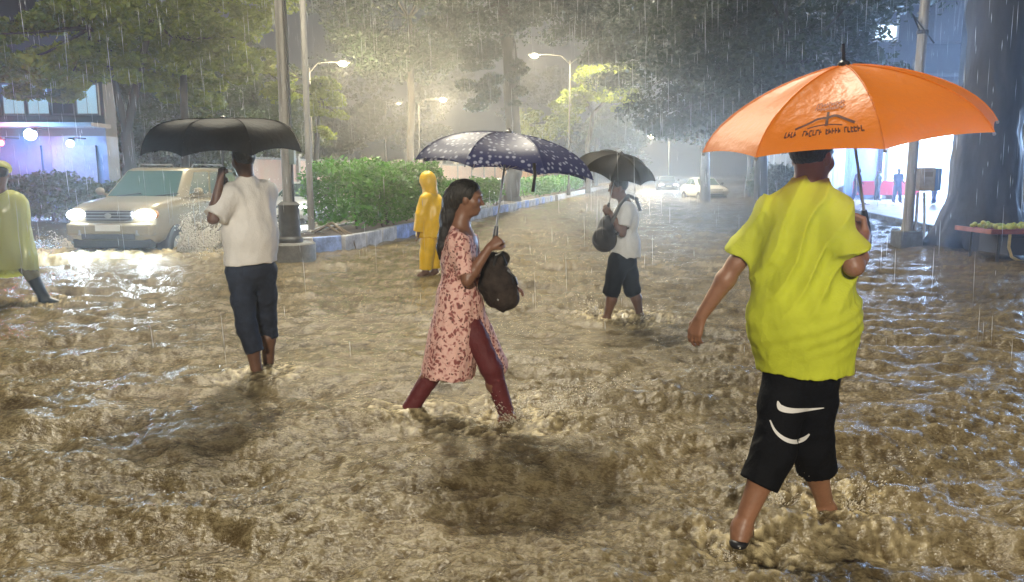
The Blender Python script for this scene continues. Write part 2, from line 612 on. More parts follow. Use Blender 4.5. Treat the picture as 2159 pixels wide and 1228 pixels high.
def kerb_run(pts, painted):
    rs = random.Random(4)
    for (p, q) in zip(pts[:-1], pts[1:]):
        p = np.array(p, float); q = np.array(q, float)
        L = np.linalg.norm(q - p)
        t = (q - p) / L
        n = np.array([t[1], -t[0]])
        R = np.array([[t[0], -t[1], 0], [t[1], t[0], 0], [0, 0, 1]])
        tilt = rs.uniform(-.02, .02)
        k = MB().box((0, 0, 0), (L - .025, .16, KH + .2 + rs.uniform(-.02, .02)), None)
        o = k.build('kerb_stone', M_KERBB if (painted and rs.random() < .3) else M_KERB, median, bevel=.018)
        c = (p + q) / 2
        o.location = (c[0], c[1], KH / 2 - .1)
        o.rotation_euler = (tilt, 0, math.atan2(t[1], t[0]))
nose = [(med_r(15.6) - MED_W + .1, 16.0), (med_r(15.3) - MED_W + .45, 15.42), (med_r(15.2) - .8, 15.2), (med_r(15.3) - .42, 15.38), (med_r(15.7) - .08, 15.9)]
kerb_run(nose, True)
ry = [15.9 + .95 * i for i in range(32)]
kerb_run([(med_r(y) - (.08 if i == 0 else 0), y) for i, y in enumerate(ry)], True)
kerb_run([(med_r(y) - MED_W + (.1 if i == 0 else 0), y) for i, y in enumerate([16.0 + 1.2 * i for i in range(14)])], False)
mb = MB()
for s in (0, 1):
    for a, b in zip(range(46, 170, 8), range(54, 178, 8)):
        x0, x1 = med_r(a) - s * MED_W, med_r(b) - s * MED_W
        mb.add([(x0, a, -.1), (x0, a, KH), (x1, b, KH), (x1, b, -.1), (x0 + .16, a, -.1), (x0 + .16, a, KH), (x1 + .16, b, KH), (x1 + .16, b, -.1)],
               [(0, 1, 2, 3), (7, 6, 5, 4), (1, 5, 6, 2), (0, 4, 5, 1), (3, 2, 6, 7)])
mb.build('kerb', M_KERB, median, smooth=False)

# ---- paved forecourt on the right and its kerb
M_PAVE = mat('wet_paving', (0.48, 0.48, 0.50), 0.28, var=0.25, vscale=1.5, bump=0.25, bscale=9, spec=0.6)
mb = MB()
mb.add([(11.75, 20.5, .085), (60, 20.5, .085), (60, 62, .085), (20.2, 62, .085)], [(0, 1, 2, 3)])
pave = tag(mb.build('pavement', M_PAVE, smooth=False), kind='structure')
for i in range(36):
    y0 = 20.5 + i * 1.1
    x0 = 11.65 + .2 * (y0 - 20.5)
    o = MB().box((0, 0, 0), (.16, 1.07, .36)).build('kerb_stone', mat('kerb_dark', (.11, .115, .125), .7, var=.4, bump=.4), pave, bevel=.015)
    o.location = (x0, y0 + .5, .0)
    o.rotation_euler = (0, 0, -math.atan(.2))

# ---- vegetation
def leaf_mesh(name, C, size, rs, up=0.35, aspect=.5):
    n = len(C)
    a = rs.normal(size=(n, 3)); a[:, 2] = a[:, 2] * .6 - .25
    a /= np.linalg.norm(a, axis=1)[:, None]
    nn = rs.normal(size=(n, 3)); nn[:, 2] += up * 3
    b = np.cross(a, nn); b /= (np.linalg.norm(b, axis=1)[:, None] + 1e-9)
    s = size * rs.uniform(.6, 1.35, size=(n, 1))
    w = s * aspect
    nrml = np.cross(a, b)
    V = np.stack([C - a * s * .5, C + b * w * .5 + nrml * s * .08, C + a * s * .5, C - b * w * .5 + nrml * s * .08], 1).reshape(-1, 3)
    Q = (np.arange(n)[:, None] * 4 + np.array([[0, 1, 2, 3]]))
    return mesh_np(name, V, Q, smooth=False)

def leaf_mat(name, c1, c2, sc=.7):
    return mat(name, c1, .42, col2=c2, vscale=sc, transl=.35, spec=.45)
M_LEAF = leaf_mat('leaf_green', (.085, .125, .035), (.04, .075, .02))
M_LEAFY = leaf_mat('leaf_yellow_lit', (.32, .37, .03), (.09, .15, .015))  # yellow brightness of lamp-lit foliage is put into the leaf colour
M_LEAFD = leaf_mat('leaf_dark', (.045, .07, .04), (.02, .04, .022))
M_LEAFH = leaf_mat('leaf_hedge', (.09, .32, .02), (.03, .14, .01), 2.2)

def clump_points(blobs, per, rs, clump=.42):
    out, cents = [], []
    for c, r, K in blobs:
        c = np.asarray(c, float); r = np.asarray(r, float)
        for k in range(K):
            d = rs.normal(size=3); d /= np.linalg.norm(d)
            cc = c + d * r * rs.uniform(.45, 1.0)
            cents.append(cc)
            cs = r.mean() * clump * rs.uniform(.5, 1.15)
            n = int(per * rs.uniform(.5, 1.4))
            p = rs.normal(size=(n, 3)); p /= np.linalg.norm(p, axis=1)[:, None]
            p *= (rs.uniform(0, 1, size=(n, 1)) ** .4) * cs * np.array([1.25, 1.25, .62])
            p[:, 2] -= .12 * cs * ((p[:, 0] ** 2 + p[:, 1] ** 2) / cs ** 2)
            out.append(cc + p)
    return np.concatenate(out), cents

def tree(name, base, stems, blobs, per, lsize, m_leaf, m_bark, label, seed, group=None, limbs=10, lr=.07, sink=.25):
    """stems: list of [(point, radius), ...] world polylines; blobs: crown volumes"""
    rs = np.random.RandomState(seed)
    base = np.asarray(base, float)
    root = empty(name, base)
    mb = MB()
    for st in stems:
        pts = [np.asarray(p, float) for p, r in st]
        rad = [r for p, r in st]
        fine, fr = [], []
        for i in range(len(pts) - 1):
            for t in np.linspace(0, 1, 5)[:-1]:
                q = pts[i] * (1 - t) + pts[i + 1] * t
                r = rad[i] * (1 - t) + rad[i + 1] * t
                fine.append(q + rs.normal(size=3) * min(r * .14, .03) * np.array([1, 1, 0])); fr.append(r * rs.uniform(.97, 1.03))
        fine.append(pts[-1]); fr.append(rad[-1])
        mb.tube([p - base for p in fine], fr, 14)
    C, cents = clump_points(blobs, per, rs)
    tops = [np.asarray(st[-1][0], float) for st in stems]
    order = rs.permutation(len(cents))[:limbs]
    for i in order:
        c = cents[i]
        tp = min(tops, key=lambda q: np.linalg.norm(q - c))
        mid = (tp + c) / 2 + rs.normal(size=3) * .25 + np.array([0, 0, .1])
        mb.tube([tp - base, (tp * .6 + mid * .4) - base, mid - base, c - base], [lr, lr * .8, lr * .55, lr * .25], 6)
    mb.build('trunk', m_bark, root)
    obj('crown', leaf_mesh('crown', C - base, lsize, rs), m_leaf, root)
    tag(root, label, 'tree', group)
    return root

def up(p, z):
    return np.array([p[0], p[1], z])

def gpos(px, Y):
    p = W(px, 365, Y)
    return np.array([p[0], p[1], 0.0])

# left pair of trees behind the car
b = gpos(275, 27); b[2] = -.1
f = up(b, 3.0)
tree('street_tree', b, [[(b, .24), (f, .19)], [(f, .15), (W(235, 150, 27), .10), (W(190, 60, 27), .07)], [(f, .15), (W(300, 120, 27), .11), (W(320, 40, 27), .07)]],
     [(W(90, 75, 26.5), (2.2, 1.8, 1.0), 16), (W(250, 55, 27), (2.3, 2.0, 1.1), 18), (W(130, 165, 27), (2.0, 1.5, .9), 12), (W(300, 150, 27.5), (1.6, 1.4, .8), 10), (W(10, 130, 27), (1.8, 1.5, 1.2), 9), (W(240, -80, 28), (4.0, 2.5, 1.4), 16)],
     430, .22, M_LEAFY, M_BARK, 'forked tree with spreading yellow-green crown behind the beige car', 21, 'trees along the street')
b = gpos(387, 28.5); b[2] = -.1
tree('street_tree', b, [[(b, .17), (W(388, 200, 28.5), .13), (W(385, 90, 28.5), .1)]],
     [(W(400, 70, 28.5), (1.8, 1.6, .9), 15), (W(470, 120, 28.5), (1.5, 1.4, .8), 13), (W(380, -40, 29), (2.6, 2.0, 1.2), 12), (W(520, 95, 29), (.9, .9, .6), 6), (W(500, 0, 30), (2.0, 1.6, 1.2), 14), (W(440, 190, 30), (1.6, 1.3, .7), 8)],
     430, .22, M_LEAFY, M_BARK, 'slender single-stemmed tree with tiered yellow-green crown above the black umbrella', 22, 'trees along the street')
# small lit tree by the left lamp
b = gpos(655, 36); b[2] = -.1
tree('street_tree', b, [[(b, .15), (W(668, 300, 36), .12), (W(672, 200, 36), .08)]],
     [(W(690, 195, 36), (1.2, 1.1, .8), 12), (W(600, 195, 36.5), (1.4, 1.1, .6), 10), (W(690, 260, 36), (.9, .9, .8), 8), (W(575, 150, 36.5), (.9, .9, .6), 6)],
     260, .17, M_LEAFY, M_BARK, 'small tree lit yellow by the street lamp beside the tall poles', 23, 'trees along the street')
# tall trunk left of the woman's umbrella
b = gpos(866, 47); b[2] = -.1
tree('street_tree', b, [[(b, .24), (W(866, 170, 47), .2), (W(862, 40, 47), .15)]],
     [(W(850, 60, 47), (5.0, 3.5, 2.6), 34), (W(800, -60, 47), (6, 4, 2.5), 26), (W(930, 130, 48), (2.6, 2, 1.2), 12)],
     330, .24, M_LEAFD, M_BARK, 'tall bare-trunked tree with dark crown left of the blue umbrella', 24, 'trees along the street')
# median tree with the thick trunk
b = up((med_r(37) - .8, 37), .2)
tree('street_tree', b, [[(b, .52), (up(b, .9), .40), (W(1085, 330, 37), .36), (W(1075, 150, 37), .33), (W(1060, 0, 37), .25)]],
     [(W(1010, 160, 37), (.95, .8, 1.5), 16), (W(1090, 165, 36.6), (.5, .5, 1.3), 9), (W(1000, 60, 37), (2.2, 2, 1.6), 18), (W(1100, -10, 37), (4.5, 3.5, 1.9), 30), (W(980, -90, 37), (6, 4, 2), 26), (W(1180, 30, 37), (2.5, 2, 1.2), 12)],
     300, .2, M_LEAFD, M_BARK, 'thick dark trunk with leafy side shoots standing on the median', 25, 'trees along the street')
# bright tree by the double lamp
b = up((W(1240, 365, 54)[0], 54), .2)
tree('street_tree', b, [[(b, .2), (W(1240, 300, 54), .17), (W(1250, 240, 53), .14)], [(W(1250, 240, 53), .12), (W(1300, 190, 52.5), .07)], [(W(1250, 240, 53), .12), (W(1225, 190, 52.5), .07)]],
     [(W(1272, 172, 52), (1.9, 1.5, 1.3), 26), (W(1225, 205, 52), (1.3, 1.1, .8), 12), (W(1310, 205, 52), (1.0, 1.0, .9), 10)],
     260, .24, M_LEAFY, M_BARK, 'bright yellow-green tree under the double-armed street lamp', 26, 'trees along the street')
b = gpos(1150, 72); b[2] = -.1
tree('street_tree', b, [[(b, .2), (W(1150, 290, 72), .16)]],
     [(W(1140, 260, 72), (3.0, 2, 1.6), 20), (W(1180, 245, 72), (1.8, 1.8, 1.3), 12)],
     220, .28, M_LEAFY, M_BARK, 'low bushy tree glowing in the haze beside the thick median trunk', 27, 'trees along the street')
b = up((med_r(80) - .8, 80), .2)
tree('street_tree', b, [[(b, .3), (W(1262, 260, 80), .22)]],
     [(W(1290, 260, 80), (3.2, 2.5, 1.9), 26), (W(1330, 300, 82), (2.2, 2, 1.3), 12)],
     240, .3, M_LEAF, M_BARK, 'hazy grey-green tree on the median behind the bright one', 28, 'trees along the street')
# great dark crowns over the right of the road
for (px, Y, cz, rx, rz, lab, sd) in ((1560, 33, 170, 4.8, 2.9, 'dark drooping tree right of the road behind the orange umbrella', 31),
                                     (1440, 44, 90, 5.6, 3.4, 'dark high-crowned tree overhanging the road above the far headlights', 32),
                                     (1660, 26, 30, 4.0, 2.6, 'nearest dark tree crown above the orange umbrella', 33)):
    b = gpos(px + 50, Y); b[2] = -.1
    c = W(px, cz, Y)
    tree('street_tree', b, [[(b, .3), (W(px + 45, 300, Y), .25), (W(px + 10, 160, Y), .2)]],
         [(c, (rx, 3.2, rz), 40), (c + np.array([-rx * .55, 0, -rz * .35]), (rx * .5, 2, rz * .6), 14), (c + np.array([rx * .5, 0, -rz * .5]), (rx * .5, 2, rz * .6), 14), (c + np.array([0, 1, rz * .9]), (rx * 1.25, 3.5, rz * .8), 30)],
         330, .23, M_LEAFD, M_BARKD, lab, sd, 'trees along the street')
# the great trunk beside the fruit cart
b = np.array([10.30, 16.9, -.15])
troot = tree('street_tree', b, [[(b + [.05, .1, 5.0], .3), (b + [.1, .2, 8.5], .4)], [(b + [.1, .2, 8.2], .4), (b + [-2.0, 1.5, 11], .25)], [(b + [.1, .2, 8.2], .4), (b + [2.4, 1.0, 11], .25)]],
     [(b + [0, 2, 12], (5, 4, 2.0), 30), (b + [3.6, 4.5, 8.2], (2.6, 2, 1.4), 16)],
     260, .22, M_LEAFD, M_BARKD, 'massive dark tree trunk with flared roots beside the fruit cart', 34, 'trees along the street', limbs=12, lr=.16)
T = Field(b - [1.7, 1.7, .1], b + [1.7, 1.7, 9.2], .055)
T.chain([b + [0, 0, -.1], b + [0, 0, .5], b + [-.02, 0, 2.0], b + [0, 0, 3.2], b + [.03, .1, 5.2], b + [.1, .2, 8.8]], [.74, .68, .60, .555, .54, .55], .3)
for a_, L_ in ((-2.75, 1.25), (-2.1, 1.05), (-1.35, 1.0), (-.55, 1.1), (3.0, 1.3), (2.2, 1.1), (.4, 1.2)):
    d_ = np.array([math.cos(a_), math.sin(a_), 0])
    T.chain([b + d_ * .42 + [0, 0, 1.6], b + d_ * .62 + [0, 0, .75], b + d_ * .85 + [0, 0, .3], b + d_ * L_], [.14, .17, .17, .09], .28)
T.warp(lambda P: .045 * (np.abs(noise3(np.column_stack([P[:, 0] * 4.5, P[:, 1] * 4.5, P[:, 2] * .55]))) * 2 - .4) + .02 * noise3(P * np.array([9, 9, 3.0])), .25)
obj('bole', T.mesh('bole', b), M_BARKD, troot)

# ---- far wood closing the street
def far_wood():
    rs = np.random.RandomState(8)
    blobs = []
    for i in range(44):
        Y = rs.uniform(105, 150)
        px = rs.uniform(-200, 1330)
        blobs.append((W(px, rs.uniform(130, 330), Y), (7, 4, 4.5), 9))
    for i in range(30):
        Y = rs.uniform(60, 95)
        px = rs.uniform(1500, 2300)
        blobs.append((W(px, rs.uniform(-40, 300), Y), (5, 4, 3.5), 8))
    C, _ = clump_points(blobs, 130, rs, .5)
    o = obj('far_wood', leaf_mesh('far_wood', C, .75, rs), M_LEAFD)
    tag(o, 'hazy dark belt of trees closing the view down the street', 'trees', kind='stuff')
far_wood()

# ---- hedges on the median and across the road
def hedge(path, hw, z0, z1, n, m, label, seed, lsize=.12):
    rs = np.random.RandomState(seed)
    path = [np.asarray(p, float) for p in path]
    root = empty('hedge', (path[0][0], path[0][1], z0))
    base = np.array([path[0][0], path[0][1], z0])
    seg = rs.randint(0, len(path) - 1, n)
    t = rs.uniform(0, 1, n)[:, None]
    A = np.array(path)
    P2 = A[seg] * (1 - t) + A[seg + 1] * t
    H = z1 - z0
    top = 1 + .16 * noise3(np.column_stack([P2 * 1.1, np.zeros(n)])) * 2 + .10 * noise3(np.column_stack([P2 * 3.1, np.ones(n)])) * 2
    v = rs.uniform(0, 1, n) ** .75
    zz = z0 + .12 + v * (H - .12) * top
    prof = hw * (.62 + .5 * np.sin(np.clip(v, 0, 1) * 2.6 + .2))
    ang = rs.uniform(-1, 1, n)
    ang = np.sign(ang) * np.abs(ang) ** .4
    lump = 1 + .5 * noise3(np.column_stack([P2 * 2.3, zz * 2.3]))
    d = A[seg + 1] - A[seg]
    d = d / np.linalg.norm(d, axis=1)[:, None]
    nn = np.column_stack([d[:, 1], -d[:, 0]])
    P = np.column_stack([P2 + nn * (ang * prof * lump)[:, None], zz]) + rs.normal(size=(n, 3)) * .03
    obj('foliage', leaf_mesh('foliage', P - base, lsize, rs, up=.5), m, root)
    for k in range(int(len(path) * 3)):
        i = rs.randint(0, len(path) - 1); tt = rs.uniform()
        p = A[i] * (1 - tt) + A[i + 1] * tt
        p = np.array([p[0] + rs.normal() * hw * .3, p[1], z0 - .1])
        q = p + np.array([rs.normal() * .25, rs.normal() * .2, H * rs.uniform(.5, .75)])
        MB().tube([p - base, (p + q) / 2 + rs.normal(size=3) * .05 - base, q - base], [.03, .022, .01], 5).build('stem', M_BARK, root)
    return tag(root, label, 'hedge', 'hedges along the street')
def mpath(y0, y1, k=4):
    return [(med_r(y) - .75, y) for y in np.linspace(y0, y1, k)]
hedge(mpath(17.2, 23.3, 5), .80, .30, 1.88, 15000, M_LEAFH, 'big bright green hedge at the near end of the median', 41, .13)
hedge(mpath(26.5, 32.5), .55, .3, 1.35, 5000, M_LEAFH, 'small dark green hedge behind the walking woman', 42, .14)
hedge(mpath(40.5, 62), .7, .3, 1.35, 9000, M_LEAFH, 'long low hedge right of the thick median trunk', 43, .17)
hedge([(12.2, 33), (13.4, 38), (14.6, 44), (16.2, 50)], .9, 0, 1.9, 9000, M_LEAFD, 'dark shrubs along the right kerb beyond the parked white car', 45, .2)
for (px, Y, sd, lab) in ((1580, 52, 35, 'dark bushy tree behind the shoulder of the man in yellow'), (1660, 60, 36, 'dark tree filling the gap left of the lit shop'), (430, 50, 37, 'hazy tree between the beige car and the tall poles'), (560, 56, 38, 'hazy tree behind the tall lamp mast'), (250, 56, 39, 'hazy tree rising behind the shop building roof')):
    b = gpos(px, Y); b[2] = -.1
    c = W(px, 180 if px > 1000 else 250, Y)
    tree('street_tree', b, [[(b, .22), (up(b, 2.5), .18), (up(c, c[2]), .12)]], [(c, (3.6, 2.5, 2.6), 30), (c + np.array([1.5, 0, -2.2]), (2.4, 2, 1.6), 14), (c + np.array([-1.5, 0, 3.2]), (4, 3, 2.4), 22)],
         200, .3, M_LEAFD if px > 1000 else M_LEAF, M_BARKD, lab, sd, 'trees along the street')
hl = [tuple(gpos(p, 26)[:2]) for p in (-60, 40, 140, 270)]
hedge(hl, .7, 0, 1.45, 9000, M_LEAF, 'blue-lit hedge across the road left of the beige car', 44, .15)

# ---- boundary wall along the far left kerb
M_WALL = mat('cream_wall', (.55, .44, .34), .85, var=.25, vscale=.6, bump=.2, bscale=8, col2=(.60, .36, .28))
def lwall(y): return -17.4 + ROAD_K * y
wroot = empty('boundary_wall', (lwall(32), 32, 0))
wb = np.array([lwall(32), 32, 0])
for i in range(24):
    y0, y1 = 32 + i * 4.6, 32 + i * 4.6 + 4.3
    L = 4.3 * math.hypot(1, .2)
    o = MB().box((0, 0, 1.1), (L, .18, 2.2)).build('panel', M_WALL, wroot, bevel=.02)
    o.location = (lwall((y0 + y1) / 2) - wb[0], (y0 + y1) / 2 - wb[1], 0)
    o.rotation_euler = (0, 0, math.atan2(1, .2))
    p = MB().box((0, 0, 1.2), (.34, .34, 2.4)).box((0, 0, 2.44), (.44, .44, .1)).build('pillar', M_CONC, wroot)
    p.location = (lwall(y0 - .15) - wb[0], y0 - .15 - wb[1], 0)
    c = MB().box((0, 0, 2.24), (L, .28, .09)).build('coping', M_CONC, wroot)
    c.location = o.location; c.rotation_euler = o.rotation_euler
tag(wroot, 'long cream and pink boundary wall behind the median hedges', 'wall')
# ================================================================== BUILDINGS
M_BWALL = mat('painted_wall_grey', (.12, .135, .17), .8, var=.25, vscale=.5, bump=.15, bscale=10)
M_BWALL2 = mat('painted_wall_light', (.20, .21, .24), .8, var=.2, vscale=.5, bump=.15, bscale=10)
M_WHITE = mat('white_paint', (.75, .76, .78), .5)
M_BLUEW = mat('blue_lit_hoarding', (.08, .13, .26), .5, var=.25, vscale=1.2)  # blue of the floodlights is put into the shop front's colour
M_DARKI = mat('dark_pane', (.03, .035, .045), .15, spec=.7)
M_TUBE = mat('tube_light', (.9, .9, .9), .4, emis=(.72, .86, 1.0), estr=9)
M_PANEB = mat('lit_pane_blue', (.3, .4, .45), .3, emis=(.45, .7, .85), estr=.55)
M_PANEW = mat('lit_pane_white', (.7, .8, .85), .3, emis=(.70, .85, 1.0), estr=2.2)
M_SIGNW = mat('lit_sign', (.8, .85, .9), .4, emis=(.72, .85, 1.0), estr=3.0)
M_SHUT = mat('shutter_blue_grey', (.13, .16, .25), .55, var=.2)
M_RED = mat('red_counter', (.55, .04, .06), .4)

def plight(parent, loc, energy, color, radius=.15, name='lamp_light'):
    l = bpy.data.lights.new(name, 'POINT')
    l.energy = energy; l.color = color; l.shadow_soft_size = radius
    o = bpy.data.objects.new(name, l)
    COL.objects.link(o)
    o.parent = parent; o.location = [float(c) for c in loc]
    return o

# ---- shop building on the right: open lit ground floor, walls above
SX0, SX1, SY = 18.6, 44.0, 46.0
root = empty('shop_building', (SX0, SY, 0))
def part(name, m, *boxes, bevel=0, par=None):
    mb = MB()
    for c, s in boxes:
        mb.box(np.array(c) - np.array([SX0, SY, 0]), s)
    return mb.build(name, m, par or root, smooth=False, bevel=bevel)
Wd = SX1 - SX0
cx = (SX0 + SX1) / 2
part('wall', M_BWALL, ((cx, SY + .2, 9.8), (Wd, .4, 12.0)))
part('side_wall', M_BWALL, ((SX0 + .2, SY + 7, 8), (.4, 13.5, 15.6)))
part('rear_wall', M_WHITE, ((cx, SY + 6.1, 1.95), (Wd, .2, 3.6)))
part('ceiling', M_WHITE, ((cx, SY + 3.2, 3.72), (Wd, 5.6, .12)))
part('floor', M_WHITE, ((cx, SY + 2.9, .1), (Wd, 6.2, .06)))
for x in (SX0 + .4, 19.4, 22.35, 25.4, 28.6, 32, 36):
    part('pillar', M_WHITE, ((x, SY + .1, 1.95), (.42, .5, 3.7)), bevel=.02)
part('shutter', M_SHUT, ((20.8, SY + .2, 1.7), (2.35, .1, 3.1)))
s = part('signboard', M_SIGNW, ((23.0, SY - .35, 3.95), (7.6, .22, .75)))
part('frame', M_WHITE, ((23.0, SY - .30, 4.36), (7.8, .3, .06)), ((23.0, SY - .30, 3.55), (7.8, .3, .06)), par=s)
part('signboard', M_SIGNW, ((31.5, SY - .35, 3.95), (5.6, .22, .7)))
for x in (21.0, 23.8, 26.6, 29.5, 33):
    for y in (1.2, 3.6):
        part('tube_lamp', M_TUBE, ((x, SY + y, 3.58), (2.0, .16, .08)))
for x in (22.3, 26.2, 30.5):
    plight(root, (x - SX0, 2.4, 3.2), 3500, (.58, .76, 1.0), .5)
plight(root, (24.5 - SX0, -1.25, 3.3), 16000, (.36, .58, 1.0), .4)
part('counter', M_RED, ((21.9, SY - .6, .75), (3.6, .7, .8)))
part('canopy', M_BWALL2, ((cx, SY - .7, 4.6), (Wd, 1.8, .14)))
def win(x, z, w, h, pane, split=1, ac=False):
    f = part('window', M_WHITE, ((x - w / 2 - .05, SY - .03, z), (.1, .16, h + .2)), ((x + w / 2 + .05, SY - .03, z), (.1, .16, h + .2)),
             ((x, SY - .03, z + h / 2 + .05), (w, .16, .1)), ((x, SY - .03, z - h / 2 - .05), (w, .22, .1)))
    for k in range(split):
        part('pane', pane, ((x - w / 2 + (k + .5) * w / split, SY - .012, z), (w / split - .04, .02, h)), par=f)
    if ac:
        part('air_conditioner', M_SHUT, ((x - .1, SY - .2, z + .3), (w * .8, .5, h * .38)), par=f)
for (px, py, w, h, pm, ac) in ((1868, 52, 1.25, 1.75, M_PANEW, True), (1815, 45, .9, 1.6, M_PANEB, False), (1700, 60, 1.2, 1.5, M_DARKI, False), (1975, 40, 1.6, 1.9, M_DARKI, False),
                               (1868, -70, 1.25, 1.75, M_DARKI, False), (1975, -75, 1.6, 1.9, M_PANEB, False), (2060, 45, 1.4, 1.8, M_PANEB, False), (2130, 45, 1.4, 1.8, M_PANEB, False)):
    p = W(px, py, SY)
    win(p[0], p[2], w, h, pm, 2, ac)
part('ledge', M_BWALL2, ((cx, SY - .25, 7.2), (Wd, .5, .14)), ((cx, SY - .25, 11.2), (Wd, .5, .14)))
pc = W(1978, 40, SY)
part('balcony', M_BWALL2, ((pc[0] + .2, SY - .55, pc[2] + .1), (1.9, 1.0, 3.0)))
tag(root, 'shop building with brightly lit open ground floor behind the big tree', 'building')

# ---- second lit building beyond the great trunk
root = empty('corner_building', (18.6, 25.0, 0))
mb = MB().box((6, 4, 6.5), (12, 8, 13))
mb.build('wall', M_BWALL, root, smooth=False)
for z, lit in ((1.9, M_PANEW), (4.3, M_PANEW), (7.2, M_PANEB), (10, M_DARKI)):
    for k in range(4):
        f = MB().box((1.0 + k * 2.2, -.05, z), (1.7, .14, 1.6)).build('window', M_WHITE, root, smooth=False)
        MB().box((1.0 + k * 2.2, -.13, z), (1.5, .03, 1.4)).build('pane', lit, f, smooth=False)
MB().box((5, -.45, 3.1), (10, .9, .14)).build('canopy', M_BWALL2, root, smooth=False)
plight(root, (.2, -3.2, 3.2), 2500, (.38, .6, 1.0), .3)
tag(root, 'corner building with white lit windows right of the massive trunk', 'building')

# ---- building on the left behind the forked tree
LX, LY = -33.0, 34.0
root = empty('left_arcade_building', (LX, LY, 0)); root.name = 'arcade_building'
def lpart(name, m, *boxes, par=None, bevel=0):
    mb = MB()
    for c, s in boxes:
        mb.box(np.array(c) - np.array([LX, LY, 0]), s)
    return mb.build(name, m, par or root, smooth=False, bevel=bevel)
x1 = W(222, 300, LY)[0]
cx = (LX + x1) / 2; Wd = x1 - LX
lpart('wall', mat('painted_wall_dark', (.05, .055, .07), .8, var=.25, vscale=.5), ((cx, LY + .6, 7.5), (Wd, 1.0, 8.6)))
lpart('shop_front', M_BLUEW, ((cx, LY + .6, 1.6), (Wd, 1.0, 3.2)))
lpart('canopy', M_BWALL2, ((cx, LY - .6, 3.62), (Wd + .4, 1.6, .16)))
lpart('ledge', M_BWALL2, ((cx, LY - .15, 5.75), (Wd + .2, .5, .14)))
for k in range(12):
    x = x1 - .6 - k * 1.05
    pm = [M_PANEB, M_DARKI, M_PANEB, M_PANEB, M_DARKI, M_DARKI, M_PANEB, M_PANEB, M_DARKI, M_PANEB, M_DARKI, M_DARKI][k]
    f = lpart('window', M_BWALL2, ((x, LY - .04, 4.75), (.98, .12, 1.35)))
    lpart('pane', pm, ((x - .22, LY - .115, 4.75), (.40, .03, 1.2)), par=f)
    lpart('pane', pm, ((x + .22, LY - .115, 4.75), (.40, .03, 1.2)), par=f)
for k in range(6):
    x = x1 - 1.4 - k * 2.4
    lpart('shop_panel', [M_SHUT, M_BLUEW, mat('poster_grey_blue', (.14, .18, .24), .5)][k % 3], ((x, LY + .05, 1.7), (1.9, .1, 2.2)))  # hazy blue light is put into the panel colours
M_BULB = mat('flood_bulb', (1, 1, 1), .4, emis=(.55, .78, 1.0), estr=90)
M_BULBR = mat('red_bulb', (1, .2, .2), .4, emis=(1.0, .10, .14), estr=14)
tag(root, 'building with blue-lit shop fronts and upper windows behind the forked tree', 'building')
for (px, py, r, e, bm, colr, lab) in ((64, 284, .24, 900, M_BULB, (.30, .62, 1), 'large blue-white floodlight on the left shop front'),
                                      (148, 303, .15, 90, M_BULB, (.32, .60, 1), 'smaller blue-white floodlight nearer the forked tree'),
                                      (2, 302, .12, 400, M_BULBR, (1, .12, .18), 'red shop light at the left edge')):
    p = W(px, py, LY - 1.5)
    r0 = empty('floodlight', p)
    MB().ball((0, 0, 0), r, 12, 8).build('bulb', bm, r0)
    MB().tube([(0, .05, .05), (0, .3, .25), (0, 1.2, .25)], .03).lathe((0, .1, .05), [(r * .5, 0), (r * 1.1, .1), (r * .6, .2)], 12).build('bracket', M_BLACKP, r0)
    plight(r0, (0, -r - .12, -.05), e, colr, r)
    tag(r0, lab, 'light')

# ================================================================== STREET FURNITURE
M_POLE = mat('galvanised_pole', (.26, .25, .235), .5, .3, var=.25, vscale=4, stretch=(3, 3, .4))
M_POLED = mat('pole_base_iron', (.05, .048, .045), .6, var=.3)
M_LAMPW = mat('lamp_lens_warm', (1, .95, .8), .3, emis=(1.0, .88, .60), estr=160)
M_LAMPO = mat('lamp_lens_unlit', (.6, .6, .58), .3)
WARM = (1.0, .82, .50)

def lamp_head(root, p, d, lit, energy, r=.16, col=None, soft=.3):
    """p: head centre in the lamp's own frame, d: unit direction of the arm"""
    d = nrm(d)
    h = MB().tube([p - d * .38, p - d * .2, p + d * .25, p + d * .4], [.05, .11, .13, .05], 10).build('lamp_head', M_POLE, root)
    MB().ball(p + np.array([0, 0, -.09]), (r, r, r * .62), 12, 8).build('lens', M_LAMPW if lit else M_LAMPO, h)
    if lit:
        plight(root, p + np.array([0, 0, -.09 - r * .62 - .32]), energy, col or WARM, soft)

def lamp_post(base, H, arms, label, energy, r0=.065, r=.16, lit=None, col=None, soft=.3):
    M_POLE = mat('lamp_pole_dark', (.05, .05, .05), .7, 0, var=.25)
    root = empty('street_lamp', base)
    MB().lathe((0, 0, 0), [(r0 * 1.9, -.1), (r0 * 1.9, .5), (r0 * 1.15, .6), (r0, .7), (r0 * .62, H)], 14).build('pole', M_POLE, root)
    for i, (dx, dy, dz) in enumerate(arms):
        e = np.array([dx, dy, H + dz])
        MB().tube([(0, 0, H - .25), (dx * .25, dy * .25, H + dz * .8), (dx * .6, dy * .6, H + dz), e], [.03, .025, .022, .02], 8).build('arm', M_POLE, root)
        lamp_head(root, e, np.array([dx, dy, 0]), lit is None or lit[i], energy, r, col, soft)
    return tag(root, label, 'street lamp', 'street lamps')

# double-armed lamp on the median
pb = up((med_r(50) - .8, 50), .3)
hL = W(1127, 116, 50); hR = W(1279, 118, 50)
H = (hL[2] + hR[2]) / 2 - .3
pb[0] = W(1200, 300, 50)[0]
lamp_post(pb, H - pb[2], [(hL[0] - pb[0], 0, .35), (hR[0] - pb[0], 0, .3)], 'double-armed lit street lamp on the median left of the bright tree', 6000, r=.24)
